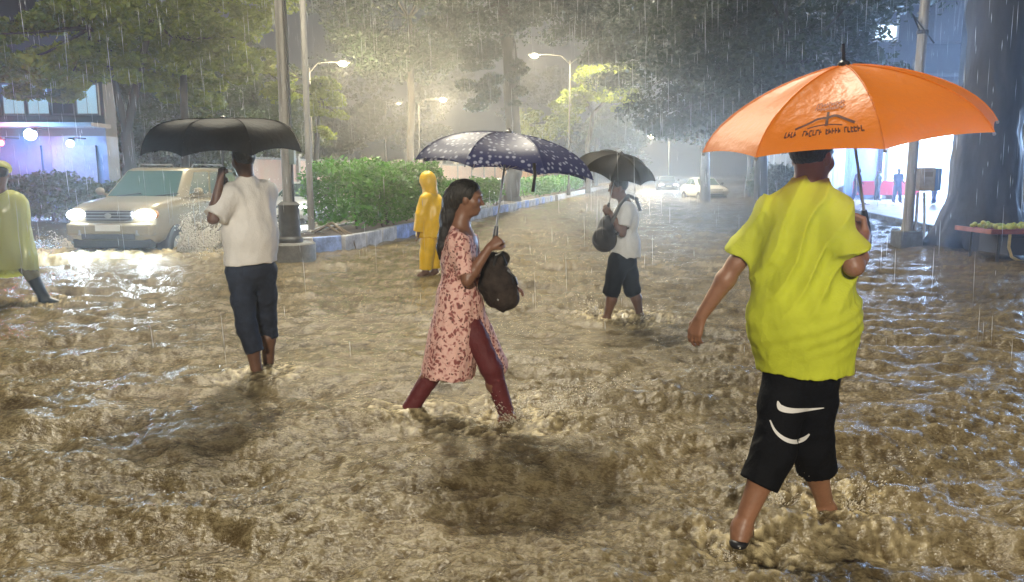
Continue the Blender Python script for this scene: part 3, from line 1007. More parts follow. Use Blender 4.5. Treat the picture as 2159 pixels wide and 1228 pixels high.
# lamps along the left kerb and further off
for (px, py, Y, arm, en, r, lab) in ((723, 133, 42, 1.8, 6000, .24, 'lit street lamp right of the two tall poles'),
                                     (934, 210, 64, 2.0, 6500, .28, 'lit street lamp above the left end of the blue umbrella'),
                                     (1372, 287, 92, -2.2, 8000, .40, 'lit street lamp glowing low above the far headlights'),
                                     (1222, 212, 84, 1.4, 1200, .12, 'small distant lamp below the double-armed street lamp'),
                                     (1325, 205, 98, -1.4, 1200, .12, 'small distant lamp right of the bright tree'),
                                     (840, 218, 80, 1.4, 1200, .12, 'small distant lamp left of the tall bare trunk')):
    p = W(px, py, Y)
    base = np.array([p[0] - arm, Y, .0])
    lamp_post(base, p[2] - .25, [(arm, 0, .3)], lab, en, r=r)

# tall lamp mast at the median nose, dark iron sleeve on a round plinth
pb = up(G(612, 512, .34)[:2], .30)
root = empty('lamp_mast', pb)
MB().lathe((0, 0, 0), [(.46, -.35), (.46, .02), (.43, .05), (0.01, .05)], 24).build('plinth', mat('wet_concrete', (.14, .135, .12), .6, var=.3, bump=.3), root)
MB().lathe((0, 0, 0), [(.235, .05), (.235, .12), (.20, .16), (.185, .70), (.20, .74), (.13, .80)], 20).build('sleeve', M_POLED, root)
MB().lathe((0, 0, 0), [(.10, .7), (.095, 4), (.075, 9.2)], 16).build('pole', M_POLE, root)
MB().tube([(.11, -.06, 0.8), (.115, -.06, 2.4), (.10, -.06, 9)], .022, 6).build('cable', M_BLACKP, root)
MB().box((.12, -.05, 1.62), (.10, .12, .3)).build('junction_box', mat('grey_green_box', (.10, .14, .13), .5), root, bevel=.01)
for d in (-1, 1):
    e = np.array([d * 2.2, -.4, 9.5])
    MB().tube([(0, 0, 9.0), e * np.array([.4, .4, 1]), e], .045, 8).build('arm', M_POLE, root)
    lamp_head(root, e, e * np.array([1, 1, 0]), True, 2400, col=(1.0, .92, .72))
tag(root, 'tall lamp mast with dark sleeve on the tip of the median', 'lamp post', 'street lamps')
pb = up(G(657, 492, .3)[:2], .28)
root = empty('sign_pole', pb)
MB().lathe((0, 0, 0), [(.13, -.05), (.12, .05), (.07, .1), (.062, 9.5)], 14).build('pole', M_POLE, root)
MB().lathe((0, 0, 5.2), [(.09, 0), (.10, .05), (.09, .1)], 14).build('clamp', M_POLED, root)
MB().box((.0, -.2, 8.4), (1.6, .05, .9)).build('sign_plate', M_POLED, root, bevel=.01)
tag(root, 'plain pale pole beside the big hedge on the median', 'pole')

# street lamp standing behind the photographer, next in the row
lamp_post((-3.2, -14.0, -.1), 7.4, [(2.3, .4, .35)], 'nearest street lamp, out of view, lighting the walkers from behind', 11000, r=.2, col=(1.0, .92, .76), soft=.7)

# pole with meter box on the right
pb = up(G(1910, 520)[:2], -.05)
root = empty('utility_pole', pb)
MB().box((0, 0, .19), (.50, .50, .42)).build('footing', mat('footing_dark', (.10, .11, .12), .8, var=.3), root, bevel=.03)
MB().lathe((0, 0, 0), [(.14, .38), (.11, .6), (.105, 3), (.085, 10)], 14).build('pole', M_POLE, root)
MB().tube([(.16, -.05, .35), (.16, -.02, 1.25)], .03, 8).build('conduit', M_POLE, root)
for z in (3.0, 4.6):
    MB().lathe((0, 0, z), [(.115, 0), (.125, .04), (.115, .08)], 14).build('cable_clamp', M_BLACKP, root)
MB().tube([(.1, -.08, 3.05), (.35, -.12, 3.3), (.42, -.1, 2.8)], .018, 6).build('loose_cable', M_BLACKP, root)
MB().tube([(-.1, -.08, 4.65), (-.3, -.1, 5.0), (.2, -.12, 4.4)], .018, 6).build('loose_cable', M_BLACKP, root)
MB().tube([(.30, -.02, 1.25), (.36, 0, .7), (.40, .02, .15), (.38, 0, -.05)], .028, 8).build('cable_pipe', M_STEEL, root)
tag(root, 'utility pole on a square footing in front of the lit shop', 'pole')
root = empty('meter_box', pb + np.array([.26, -.14, 1.28]))
MB().box((-.03, 0, .25), (.34, .22, .50)).build('door', mat('box_beige', (.33, .29, .24), .6, var=.2), root, bevel=.012)
MB().box((.21, .005, .25), (.14, .21, .48)).build('side_panel', mat('box_blue', (.10, .20, .45), .5), root, bevel=.012)
MB().box((-.02, -.115, .36), (.18, .01, .10)).build('label_plate', mat('plate_brown', (.20, .16, .12), .6), root)
tag(root, 'beige and blue meter box strapped to the utility pole', 'utility box')

# fruit cart at the right edge
cb = np.array([G(2110, 556)[0] + .72, 14.35, -.09])
root = empty('fruit_cart', cb)
M_CW = mat('cart_wood_red', (.22, .055, .03), .5, var=.35, vscale=6)
M_CT = mat('cart_tube_golden_lit', (.55, .42, .16), .4, .2, var=.2)  # golden light on the metal tubes is put into their colour
for k in range(5):
    MB().box((0, -.44 + k * .22, .66), (1.9, .21, .035)).build('plank', M_CW, root)
MB().box((0, -.575, .665), (1.96, .03, .085)).build('edge_board', M_CW, root)
MB().box((-.965, 0, .665), (.03, 1.12, .085)).build('edge_board', M_CW, root)
MB().box((.965, 0, .665), (.03, 1.12, .085)).build('edge_board', M_CW, root)
for x in (-.72, .72):
    for y in (-.42, .42):
        MB().tube([(x, y, .64), (x, y, -.1)], .028, 8).build('leg', M_BLACKP, root)
MB().tube([(-.55, -.45, .62), (-.55, -.45, .38), (-.48, -.45, .20), (-.32, -.45, .12), (.1, -.45, .10), (.6, -.45, .10)], .026, 8).build('brace', M_CT, root)
MB().tube([(.18, -.45, .63), (.16, -.45, .10)], .026, 8).build('brace', M_CT, root)
MB().box((.1, 0, .40), (1.3, .9, .34)).build('storage_box', mat('cart_dark', (.03, .03, .035), .6), root)
tag(root, 'wooden fruit cart with golden-lit tube braces at the right edge', 'cart')
rs = np.random.RandomState(3)
mb = MB()
for k in range(150):
    x, y = rs.uniform(-.85, .85), rs.uniform(-.5, .5)
    z = .715 + .11 * max(0, 1 - (y / .5) ** 2) * rs.uniform(0, 1) * (.6 + .4 * math.sin(x * 5))
    mb.ball((x, y, z), rs.uniform(.034, .048) * np.array([1, 1, .9]), 8, 5)
o = mb.build('fruit_heap', mat('fruit', (.42, .40, .07), .45, col2=(.20, .34, .08), vscale=5), None, cb)
tag(o, 'heap of yellow-green fruit piled on the cart', 'fruit', kind='stuff')

# litter against the median kerb
root = empty('broken_branch', up(G(690, 500, .25)[:2], .3))
rs = np.random.RandomState(9)
mb = MB()
for k in range(3):
    a = rs.uniform(-.4, .4); x = rs.uniform(-.5, .2)
    mb.tube([(x, rs.uniform(-.1, .3), .05), (x + .4, -.1 + .1 * a, .18 + .1 * rs.uniform()), (x + .75, -.32, .02), (x + .85, -.42, -.25 + .1 * a)], [.03, .028, .022, .012], 6)
mb.build('limb', mat('dead_wood', (.13, .10, .07), .8, var=.3), root)
tag(root, 'broken pale branch lying over the median kerb', 'branch')

# ================================================================== VEHICLES
def make_car(name, P, paint, label, cat='car', lights=True, estr=60, spot=0):
    """front faces -y in its own frame"""
    root = empty(name, (0, 0, 0))
    L, Wd, suv = P['L'], P['W'], P['suv']
    h = L / 2
    hood, belt, roof = P['hood'], P['belt'], P['roof']
    zb = P['clear']
    w = Wd / 2
    st = [(-h, .80, hood - .34, zb + .14), (-h + .05, .90, hood - .16, zb + .03), (-h + .16, .95, hood - .07, zb), (-h + .5, .985, hood, zb), (-h + P['hl'] - .1, 1.0, hood + .07, zb),
          (-h + P['hl'] + .1, 1.0, belt, zb), (0, 1.0, belt + .01, zb), (h - .5, .99, belt + .02, zb), (h - .08, .95, belt - .02 if suv else hood + .02, zb + .05), (h, .86, belt - .15 if suv else hood - .1, zb + .15)]
    mb = MB()
    rings = []
    for (y, fw, zt, z0) in st:
        a = w * fw
        zm = z0 + (zt - z0) * .55
        half = [(0, z0), (a * .82, z0), (a * .95, z0 + .07), (a * .985, z0 + .2), (a, zm), (a * .985, zt - .14), (a * .955, zt - .05), (a * .86, zt - .005), (a * .5, zt + .018), (0, zt + .025)]
        ring = [(x, y, z) for x, z in half] + [(-x, y, z) for x, z in half[-2:0:-1]]
        rings.append(ring)
    n = len(rings[0])
    fs = []
    for i in range(len(rings) - 1):
        for k in range(n):
            fs.append((i * n + k, (i + 1) * n + k, (i + 1) * n + (k + 1) % n, i * n + (k + 1) % n))
    fs.append(tuple(range(n)))
    fs.append(tuple((len(rings) - 1) * n + k for k in range(n - 1, -1, -1)))
    mb.add([v for r in rings for v in r], fs)
    body = mb.build('body', paint, root)
    body.data.set_sharp_from_angle(angle=math.radians(50))
    # greenhouse
    yb0, yb1 = -h + P['hl'], h - P['tail']
    yt0, yt1 = yb0 + P['rake'], yb1 - P['rrake']
    wb, wt = w * .95, w * P.get('tumble', .80)
    zb_, zt_ = belt - .02, roof
    rings = []
    for t in (0, .9, .97, 1.0):
        e = [0, 0, .05, .14][[0, .9, .97, 1.0].index(t)]
        y0 = yb0 + (yt0 - yb0) * t + e; y1 = yb1 + (yt1 - yb1) * t - e
        ww = wb + (wt - wb) * t - e * .9
        z = zb_ + (zt_ - zb_) * t
        c = .10
        rings.append([(-ww + c, y0 - .05, z), (ww - c, y0 - .05, z), (ww, y0 + c * 1.4, z), (ww, y1 - c, z), (ww - c, y1, z), (-ww + c, y1, z), (-ww, y1 - c, z), (-ww, y0 + c * 1.4, z)])
    n = 8
    fs = []
    for i in range(3):
        for k in range(n):
            fs.append((i * n + k, i * n + (k + 1) % n, (i + 1) * n + (k + 1) % n, (i + 1) * n + k))
    fs.append(tuple(3 * n + k for k in range(n)))
    cab = MB().add([v for r in rings for v in r], fs).build('cabin', paint, root)
    def lerp3(i, j, t, s):
        a = np.array(rings[0][i]); b2 = np.array(rings[0][j]); c2 = np.array(rings[1][j]); d2 = np.array(rings[1][i])
        return (a * (1 - s) + b2 * s) * (1 - t) + (d2 * (1 - s) + c2 * s) * t
    def glass(nm, i, j, s0, s1, t0, t1, off):
        q = [lerp3(i, j, t0, s0), lerp3(i, j, t0, s1), lerp3(i, j, t1, s1), lerp3(i, j, t1, s0)]
        nn = nrm(np.cross(q[1] - q[0], q[3] - q[0])) * off
        m = MB()
        m.add([p + nn for p in q] + [p - nn * 2 for p in q], [(0, 1, 2, 3), (0, 4, 5, 1), (1, 5, 6, 2), (2, 6, 7, 3), (3, 7, 4, 0)])
        return m.build(nm, M_GLASS, root, smooth=False)
    ws = glass('windscreen', 0, 1, .02, .98, .06, .97, .008)
    for sx in (-.35, .18):
        a = lerp3(0, 1, .07, .5 + sx); b2 = lerp3(0, 1, .16, .5 + sx + .33)
        MB().tube([a + [0, -.03, 0], b2 + [0, -.03, 0]], .012, 5).build('wiper', M_BLACKP, root)
    glass('rear_window', 4, 5, .06, .94, .2, .92, .008)
    for (i, j) in ((2, 3), (6, 7)):
        seq = ((.03, .36), (.40, .70), (.74, .98)) if suv else ((.05, .47), (.51, .95))
        for s0, s1 in seq:
            if i == 6:
                s0, s1 = 1 - s1, 1 - s0
            glass('side_window', i, j, s0, s1, .1, .93, .008)
    # face
    yf = -h
    zf = hood - .25
    MB().box((0, yf + .02, zf), (w * 1.02, .10, .20)).build('grille', M_BLACKP, root, bevel=.02)
    for k in range(3):
        MB().box((0, yf - .036, zf - .06 + k * .06), (w * .98, .02, .016)).build('grille_bar', M_STEEL, root)
    MB().ball((0, yf - .045, zf), (.075, .012, .05), 14, 8).build('emblem', M_STEEL, root)
    for s in (-1, 1):
        m = MB().ball((s * w * .74, yf + .075, zf + .01), (.22, .11, .115), 14, 10)
        hm = mat('headlamp_lit_%d' % int(estr), (1, 1, 1), .2, emis=(.88, .95, 1.0), estr=estr) if lights else mat('headlamp_off', (.6, .63, .65), .1)
        hl = m.build('headlight', hm, root)
        MB().ball((s * w * .93, yf + .14, zf + .02), (.06, .09, .08), 10, 6).build('indicator', mat('indicator_amber', (.6, .25, .05), .3), root)
        MB().lathe((s * w * .62, yf - .01, zb + .24), [(.01, -.06), (.075, -.05), (.075, .05), (.01, .06)], 12).build('fog_lamp', M_STEEL, root)
        arm = MB().tube([(s * w * .96, yb0 + .32, belt + .02), (s * (w + .12), yb0 + .30, belt + .06)], .03, 6).ball((s * (w + .16), yb0 + .30, belt + .11), (.11, .06, .085), 10, 6).build('wing_mirror', paint if suv else M_BLACKP, root)
    bum = MB().box((0, yf + .05, zb + .30), (Wd * .93, .26, .26)).build('bumper', paint, root, bevel=.06)
    MB().box((0, yf - .085, zb + .16), (Wd * .58, .02, .11)).build('air_intake', M_BLACKP, bum, bevel=.01)
    MB().box((0, yf - .09, zb + .33), (.5, .014, .115)).build('number_plate', mat('plate_white', (.65, .65, .62), .5), bum, bevel=.004)
    MB().box((0, yf + .12, zb + .02), (Wd * .86, .2, .18)).build('skirt', M_BLACKP, root, bevel=.03)
    r = P['wr']
    for s in (-1, 1):
        for y in (-h + P['fo'], h - P['ro']):
            whl = MB().tube([(s * (w - .23), y, r - .12), (s * (w - .20), y, r - .12), (s * (w - .03), y, r - .12), (s * (w + .005), y, r - .12)], [r * .9, r, r, r * .9], 20).build('wheel', M_TYRE, root)
            MB().tube([(s * (w - .1), y, r - .12), (s * (w + .012), y, r - .12)], [r * .62, r * .58], 16).build('rim', M_STEEL, whl)
            MB().tube([(s * (w - .24), y, r - .10), (s * (w + .004), y, r - .10)], [r * 1.14, r * 1.14], 20).build('wheel_arch', M_BLACKP, root)
    if suv:
        for s in (-1, 1):
            MB().tube([(s * wt * .86, yt0 + .25, roof - .01), (s * wt * .86, yt0 + .35, roof + .07), (s * wt * .86, yt1 - .4, roof + .07), (s * wt * .86, yt1 - .3, roof - .01)], .018, 6).build('roof_rail', M_STEEL, root)
    for s in (-1, 1):
        for y in (yb0 + 1.0, yb0 + 1.95):
            MB().box((s * (w + .004), y, belt - .14), (.03, .16, .035)).build('door_handle', paint, root)
    if lights and spot:
        for s in (-1, 1):
            l = bpy.data.lights.new('headlight_beam', 'SPOT')
            l.energy = spot; l.color = (.66, .86, 1.0); l.spot_size = math.radians(150); l.spot_blend = 1.0; l.shadow_soft_size = .1
            o = bpy.data.objects.new('headlight_beam', l)
            COL.objects.link(o); o.parent = root
            o.location = (s * w * .74, yf - .12, zf)
            o.rotation_euler = (math.radians(84), 0, math.pi)
    return tag(root, label, cat)

SUV = dict(L=4.65, W=1.86, suv=True, hood=1.16, belt=1.24, roof=1.86, clear=.34, hl=1.28, tail=.12, rake=.78, rrake=.25, wr=.37, fo=.86, ro=.95, tumble=.77)
SED = dict(L=4.3, W=1.72, suv=False, hood=.86, belt=.96, roof=1.44, clear=.22, hl=1.2, tail=.75, rake=.85, rrake=.7, wr=.31, fo=.82, ro=.85)
M_BEIGE = mat('paint_beige', (.27, .23, .145), .28, .25, var=.06, coat=.6)
M_WPAINT = mat('paint_white', (.72, .73, .74), .3, 0, coat=.5)
p = G(243, 533)
car = make_car('parked_suv', SUV, M_BEIGE, 'beige four-wheel-drive car ploughing through the flood with headlights on', 'car', True, 160, 330)
car.name = 'suv_car'
car.location = (p[0] + .38, p[1] + 1.7, -.12)
car.rotation_euler = (0, 0, math.radians(-3))
CAR_LOC = np.array(car.location)
car = make_car('white_car', SED, M_WPAINT, 'white car with lit headlights behind the man in the white shirt', 'car', True, 160, 650)
car.location = (-7.0, 26.5, -.12); car.rotation_euler = (0, 0, math.radians(-8)); car['group'] = 'distant cars'
car = make_car('white_car', SED, M_WPAINT, 'white car with glaring headlights seen left of the thick median trunk', 'car', True, 300, 2500)
car.location = (-1.45, 46, -.12); car.rotation_euler = (0, 0, math.radians(-10)); car['group'] = 'distant cars'
car = make_car('white_car', SED, M_WPAINT, 'parked white car near the right kerb with lights off', 'car', False)
car.location = (12.6, 51.0, -.12); car.rotation_euler = (0, 0, math.radians(8)); car['group'] = 'distant cars'
car = make_car('dark_car', SED, mat('paint_dark', (.03, .03, .035), .3, coat=.5), 'farthest car with dazzling headlights coming down the road', 'car', True, 9000, 7000)
p = G(1405, 402); car.location = (p[0], p[1], -.12); car.rotation_euler = (0, 0, math.radians(-6)); car['group'] = 'distant cars'
# ================================================================== PEOPLE
def hand(F, w, d, pn, curl=.4, thumb=1, s=1.0, spread=.0):
    """w wrist, d direction of the palm, pn the way the palm faces, thumb +-1: side of the thumb"""
    d = nrm(d); pn = nrm(pn - d * np.dot(pn, d))
    ac = np.cross(d, pn) * thumb
    k = .010 * s
    for i, (o, L) in enumerate(zip((.030, .010, -.010, -.028), (.074, .082, .076, .060))):
        kn = w + (d * (.088 - abs(o - .008) * .28) + ac * o) * s
        F.cone(w + (d * .012 + ac * o * .55) * s, kn, .0135 * s, .0115 * s, .012 * s)
        dirv = nrm(d + ac * spread * o * 8)
        p = kn
        ang = 0
        r = .0093
        for j, fr in enumerate((.46, .31, .23)):
            ang += curl * (1.0, 1.15, .8)[j] * (1 + .08 * i)
            dd = dirv * math.cos(ang) + pn * math.sin(ang)
            q = p + dd * L * fr * s
            F.cone(p, q, r * s, (r - .0007) * s, .004 * s)
            r -= .0007
            p = q
    p = w + (d * .022 + ac * .022 + pn * .006) * s
    q = p + nrm(d * .70 + ac * .62 + pn * .35) * .042 * s
    F.cone(p, q, .015 * s, .0118 * s, .010 * s)
    e = q + nrm(d * .85 + ac * (.45 - curl * .55) + pn * (.2 + curl * .7)) * .034 * s
    F.cone(q, e, .0115 * s, .010 * s, .006 * s)
    F.cone(e, e + nrm(d * .8 + ac * (.2 - curl * .5) + pn * (.3 + curl * .6)) * .024 * s, .010 * s, .0085 * s, .005 * s)

def head_frame(J):
    f = nrm(J['face']); u = nrm(J.get('up', (0, 0, 1)))
    f = nrm(f - u * np.dot(f, u))
    return np.cross(f, u), f, u

def add_head(F, J, s=1.0):
    c = J['head']; r, f, u = head_frame(J)
    M = [r, f, u]
    def at(a, b2, e): return c + (r * a + f * b2 + u * e) * s
    F.ell(at(0, -.008, .030), np.array([.074, .094, .086]) * s, M, .01)
    F.ell(at(0, .022, -.040), np.array([.060, .068, .074]) * s, M, .04)
    F.ell(at(0, .060, -.092), np.array([.028, .024, .020]) * s, M, .03)
    F.ell(at(0, .078, .026), np.array([.052, .018, .014]) * s, M, .02)
    F.cone(at(0, .086, .008), at(0, .108, -.030), .008 * s, .0125 * s, .012)
    F.ell(at(0, .084, -.060), np.array([.025, .014, .008]) * s, M, .01)
    F.ell(at(0, .081, -.073), np.array([.022, .013, .008]) * s, M, .01)
    for q in (-1, 1):
        F.ell(at(q * .032, .092, .006), np.array([.014, .012, .009]) * s, M, .012, 's')
        F.ell(at(q * .076, -.004, -.008), np.array([.010, .021, .032]) * s, M, .008)
        F.ell(at(q * .045, .055, -.025), np.array([.022, .022, .02]) * s, M, .03)
    F.cone(J['neck'], at(0, -.018, -.06), .056 * s, .050 * s, .04)

def torso_frame(J):
    ms = (J['shL'] + J['shR']) / 2; mh = (J['hipL'] + J['hipR']) / 2
    sp = nrm(ms - mh)
    ax = J['shR'] - J['shL']
    ax = nrm(ax - sp * np.dot(ax, sp))
    return ms, mh, sp, ax, np.cross(sp, ax)

def body(F, J, b=1.0, s=1.0, hands=True):
    ms, mh, sp, ax, ay = torso_frame(J)
    M = [ax, ay, sp]
    F.ell(ms * .72 + mh * .28, np.array([.150, .105, .17]) * b, M, .05)
    F.ell(ms * .42 + mh * .58, np.array([.130, .098, .15]) * b, M, .06)
    F.ell(mh + sp * .03, np.array([.150, .115, .13]) * b, M, .06)
    F.cone(J['shL'] + ax * .02, J['shR'] - ax * .02, .055 * s, .055 * s, .07)
    F.cone(ms - sp * .02, J['neck'], .085 * s, .058 * s, .06)
    for q in 'LR':
        sh, el, wr = J['sh' + q], J['el' + q], J['wr' + q]
        F.cone(sh, sh * .5 + el * .5, .054 * b, .048 * b, .04)
        F.cone(sh * .5 + el * .5, el, .048 * b, .039 * b, .02)
        F.cone(el, el * .7 + wr * .3, .039 * b, .043 * b, .02)
        F.cone(el * .7 + wr * .3, wr, .043 * b, .027 * s, .02)
        if hands:
            hd, pn, cu, th = J['hand' + q]
            hand(F, wr, np.asarray(hd, float), np.asarray(pn, float), cu, th, s)
        hp, kn, an, toe = J['hip' + q], J['kn' + q], J['an' + q], J['toe' + q]
        F.cone(hp, hp * .5 + kn * .5, .088 * b, .076 * b, .05)
        F.cone(hp * .5 + kn * .5, kn, .076 * b, .054 * b, .03)
        kd = nrm(an - kn)
        bk = np.cross(np.cross(kd, nrm(toe - an)), kd)
        bk = -nrm(bk) if np.linalg.norm(bk) > 1e-6 else np.zeros(3)
        cm = kn * .68 + an * .32 + bk * .016
        F.cone(kn, cm, .052 * b, .057 * b, .03)
        F.cone(cm, an, .056 * b, .036 * s, .03)
        heel = an - nrm(toe - an) * .035 - np.array([0, 0, .045])
        F.cone(an, heel, .038 * s, .032 * s, .03)
        ball = an + (toe - an) * .68 - np.array([0, 0, .03])
        F.cone(an, ball, .036 * s, .034 * s, .03)
        F.cone(heel, ball, .030 * s, .036 * s, .03)
        F.cone(ball, toe - np.array([0, 0, .035]), .037 * s, .024 * s, .02)
    add_head(F, J, s)

def bounds(J, pad=.3):
    A = np.array([v for k, v in J.items() if isinstance(v, np.ndarray) and v.shape == (3,) and k not in ('face', 'up')])
    return A.min(0) - pad, A.max(0) + pad

def folds(amp, freq, seed=0, stretch=(1, 1, .35), d2=None):
    st = np.array(stretch)
    def fn(P):
        q = P * freq * st + seed * 7.3
        w = noise3(q * .5 + 4.1)
        n = noise3(q + w[:, None] * np.array([1.2, 1.2, .6]))
        m = noise3(q * 2.3 + 1.7)
        return amp * (1.4 * (np.abs(n) * 2 - .45) + .5 * m)
    return fn

def person(J, label, skin, clothes, h=.008, b=1.0, s=1.0, group=None, hands=True, hair=True, hair_back=0, base=None):
    """clothes: list of (name, material, builder(Field))"""
    if base is None:
        base = np.array([(J['anL'][0] + J['anR'][0]) / 2, (J['anL'][1] + J['anR'][1]) / 2, min(J['anL'][2], J['anR'][2]) - .08])
    root = empty('person', base)
    lo, hi = bounds(J)
    F = Field(lo, hi, h)
    body(F, J, b, s, hands)
    obj('body', F.mesh('body', base), skin, root)
    if hair:
        r, f, u = head_frame(J)
        c = J['head']
        H = Field(c - .26, c + .26, min(h, .008))
        H.ell(c + (f * -.014 + u * .036) * s, np.array([.082, .101, .090]) * s, [r, f, u], .01)
        H.cutp(c + (f * .062 + u * .05) * s, nrm(f * 1.0 - u * .55))
        H.cutp(c + (f * .035 - u * .035) * s, nrm(f * .55 - u * .9))
        H.warp(folds(.004, 60, 2, (1, 1, .5)))
        obj('hair', H.mesh('hair', base), M_HAIR, root)
    for nm, m, fn in clothes:
        C = Field(lo, hi, h)
        C = fn(C) or C
        obj(nm, C.mesh(nm, base), m, root)
    return tag(root, label, 'person', group)

def trouser_leg(F, hp, kn, end, rh, rk, re, k=.05):
    F.cone(hp, hp * .5 + kn * .5, rh, (rh + rk) / 2, k)
    F.cone(hp * .5 + kn * .5, kn, (rh + rk) / 2, rk, .03)
    d = nrm(end - kn)
    F.cone(kn, end + d * .05, rk, re, .03, cut=(end, d))

def sleeve(F, sh, el, t, r0, r1, k=.05):
    e = sh + (el - sh) * t
    d = nrm(el - sh)
    F.cone(sh, e + d * .06, r0, r1, k, cut=(e, d))

def cloth(name, col, rough=.75, **kw):
    return mat(name, col, rough, wrinkle=kw.pop('wrinkle', .35), wscale=kw.pop('wscale', 6), bump=kw.pop('bump', .25), bscale=kw.pop('bscale', 90), var=kw.pop('var', .12), vscale=kw.pop('vscale', 7), **kw)

# ------------------------------------------------------------------ umbrellas
def umbrella(apex, axis, R, H, rot, m_can, label, grip, pw=1.9, scallop=.06, tip=.09, n=8, hook=None, ms=M_STEEL, handle_m=M_BLACKP, tilt_handle=.1):
    axis = nrm(axis); apex = np.asarray(apex, float); grip = np.asarray(grip, float)
    root = empty('umbrella', grip)
    e1 = np.array([1.0, 0, 0]); e1 = nrm(e1 - axis * np.dot(e1, axis))
    e2 = np.cross(e1, axis)                      # towards -y when the axis is upright
    A = apex - grip
    def rib_pt(i, ro):
        th = math.radians(rot) + 2 * math.pi * i / n
        rad = R * math.sin(ro * 1.32) / math.sin(1.32)
        return A + (e1 * math.cos(th) + e2 * math.sin(th)) * rad - axis * H * ro ** pw
    def surf(i, sx, ro):
        edge = 1 - scallop * 4 * sx * (1 - sx) * ro ** 3
        P = rib_pt(i, ro * edge) * (1 - sx) + rib_pt(i + 1, ro * edge) * sx
        return P - axis * (.016 * 4 * sx * (1 - sx) * math.sin(ro * math.pi))
    for i in range(n):
        mb = MB()
        NS, NR = 8, 12
        vs = [surf(i, a / NS, .02 + .98 * c / NR) for c in range(NR + 1) for a in range(NS + 1)]
        fs = [(c * (NS + 1) + a, c * (NS + 1) + a + 1, (c + 1) * (NS + 1) + a + 1, (c + 1) * (NS + 1) + a) for c in range(NR) for a in range(NS)]
        mb.add(vs, fs)
        pn = obj('canopy_panel', mb.mesh('canopy_panel', angle=80), m_can, root)
        MB().tube([rib_pt(i, t) - axis * .008 for t in np.linspace(.03, 1.0, 9)], .0032, 5).ball(rib_pt(i, 1.0) - axis * .006, .007, 6, 4).build('rib', ms, root)
        MB().tube([rib_pt(i, t) + axis * .0012 for t in np.linspace(.05, 1.0, 12)], .0030, 5).build('seam', m_can, root)
        a = rib_pt(i, .5) - axis * .01
        MB().tube([a, A - axis * H * 1.0], .0025, 5).build('stretcher', ms, root)
    MB().tube([A - axis * .02, A + axis * .012, A + axis * .02, A + axis * tip], [.028, .022, .008, .006], 10).build('ferrule', M_BLACKP, root)
    L = np.linalg.norm(A)
    MB().tube([A, np.zeros(3)], .0065, 8).build('shaft', ms, root)
    ha = nrm(A)
    MB().tube([ha * .07, ha * .03, -ha * .05, -ha * .085], [.012, .016, .017, .012], 10).build('handle', handle_m, root)
    root_tag = tag(root, label, 'umbrella', 'umbrellas held over the walkers')
    return root, surf

# ---- man in the yellow shirt, nearest
Y0 = 3.3
J = dict(head=W(1712, 332, 3.30), face=np.array([.80, .62, -.10]), up=np.array([.03, .05, 1]),
         neck=W(1702, 402, 3.30), shL=W(1640, 445, 3.37), shR=W(1748, 438, 3.22),
         elL=W(1552, 556, 3.42), wrL=W(1478, 668, 3.46), elR=W(1800, 562, 3.13), wrR=W(1822, 498, 3.32),
         hipL=W(1663, 760, 3.32), hipR=W(1722, 758, 3.28), knL=W(1632, 950, 3.22), anL=W(1563, 1114, 3.16), toeL=W(1598, 1175, 3.06) ,
         knR=W(1712, 940, 3.36), anR=W(1742, 1072, 3.46), toeR=W(1795, 1090, 3.62),
         handL=((-.30, .05, -.95), (.75, .62, -.1), .38, -1), handR=((-.1, .55, .5), (-.9, -.2, .35), 1.25, 1))
J['toeL'] = J['anL'] + np.array([.07, .13, -.05])
M_YEL = cloth('yellow_wet_shirt', (.46, .50, .035), .8, spec=.3, wrinkle=.6, wscale=2.2, var=.10, vscale=3, bump=.15, bscale=120)
M_BLK = cloth('black_jersey', (.006, .006, .007), .8, spec=.12)
def shirt_y(F):
    ms, mh, sp, ax, ay = torso_frame(J)
    M = [nrm(np.array([1, -.25, 0])), nrm(np.array([.25, 1, 0])), [0, 0, 1]]
    F.ell(W(1692, 490, 3.30), (.178, .135, .20), M, .05)
    F.ell(W(1692, 580, 3.30), (.205, .155, .22), M, .08)
    F.ell(W(1692, 668, 3.30), (.232, .185, .22), M, .08)
    F.cone(W(1694, 690, 3.30), W(1698, 830, 3.29), .222, .186, .06, flat=(M[1], 1.2))
    F.cone(J['shL'], J['shR'], .062, .062, .09)
    F.cone(W(1692, 440, 3.3), W(1702, 392, 3.3), .10, .070, .05)
    sleeve(F, J['shL'] - [0, 0, .0], J['elL'], .90, .070, .076)
    sleeve(F, J['shR'] - [0, 0, .0], J['elR'], .84, .072, .086)
    F.cutp(W(1702, 377, 3.3), nrm(np.array([.15, .1, 1.0])))
    F.cutz(W(1700, 792, 3.2)[2])
    def wr(P):
        x = P[:, 0] - W(1690, 600, 3.3)[0]; z = P[:, 2]
        q = noise3(np.column_stack([P[:, 0] * 2.5, P[:, 1] * 2.5, z * 2.5]))
        # drapes running down from the left shoulder blade, and rolls across the small of the back
        dz = z - 1.0
        drape = (1.2 - 2.4 * np.abs(np.sin((x * .95 - dz * .48) * 30 + 5 * q))) * np.clip((z - .98) * 5, 0, 1)
        roll = np.sin((z * 1.0 - x * .35) * 85 + 14 * q) * np.exp(-((z - 1.0) / .13) ** 2)
        low = np.sin(x * 46 + 10 * q) * np.clip((.95 - z) * 5, 0, 1)
        return -.0095 * drape + .0034 * roll + .002 * low
    F.warp(wr, .05)
    F.warp(folds(.006, 6.5, 3, (1, 1, .5)), .05)
    F.warp(folds(.0035, 19, 4, (1.1, 1.1, .5)), .05)
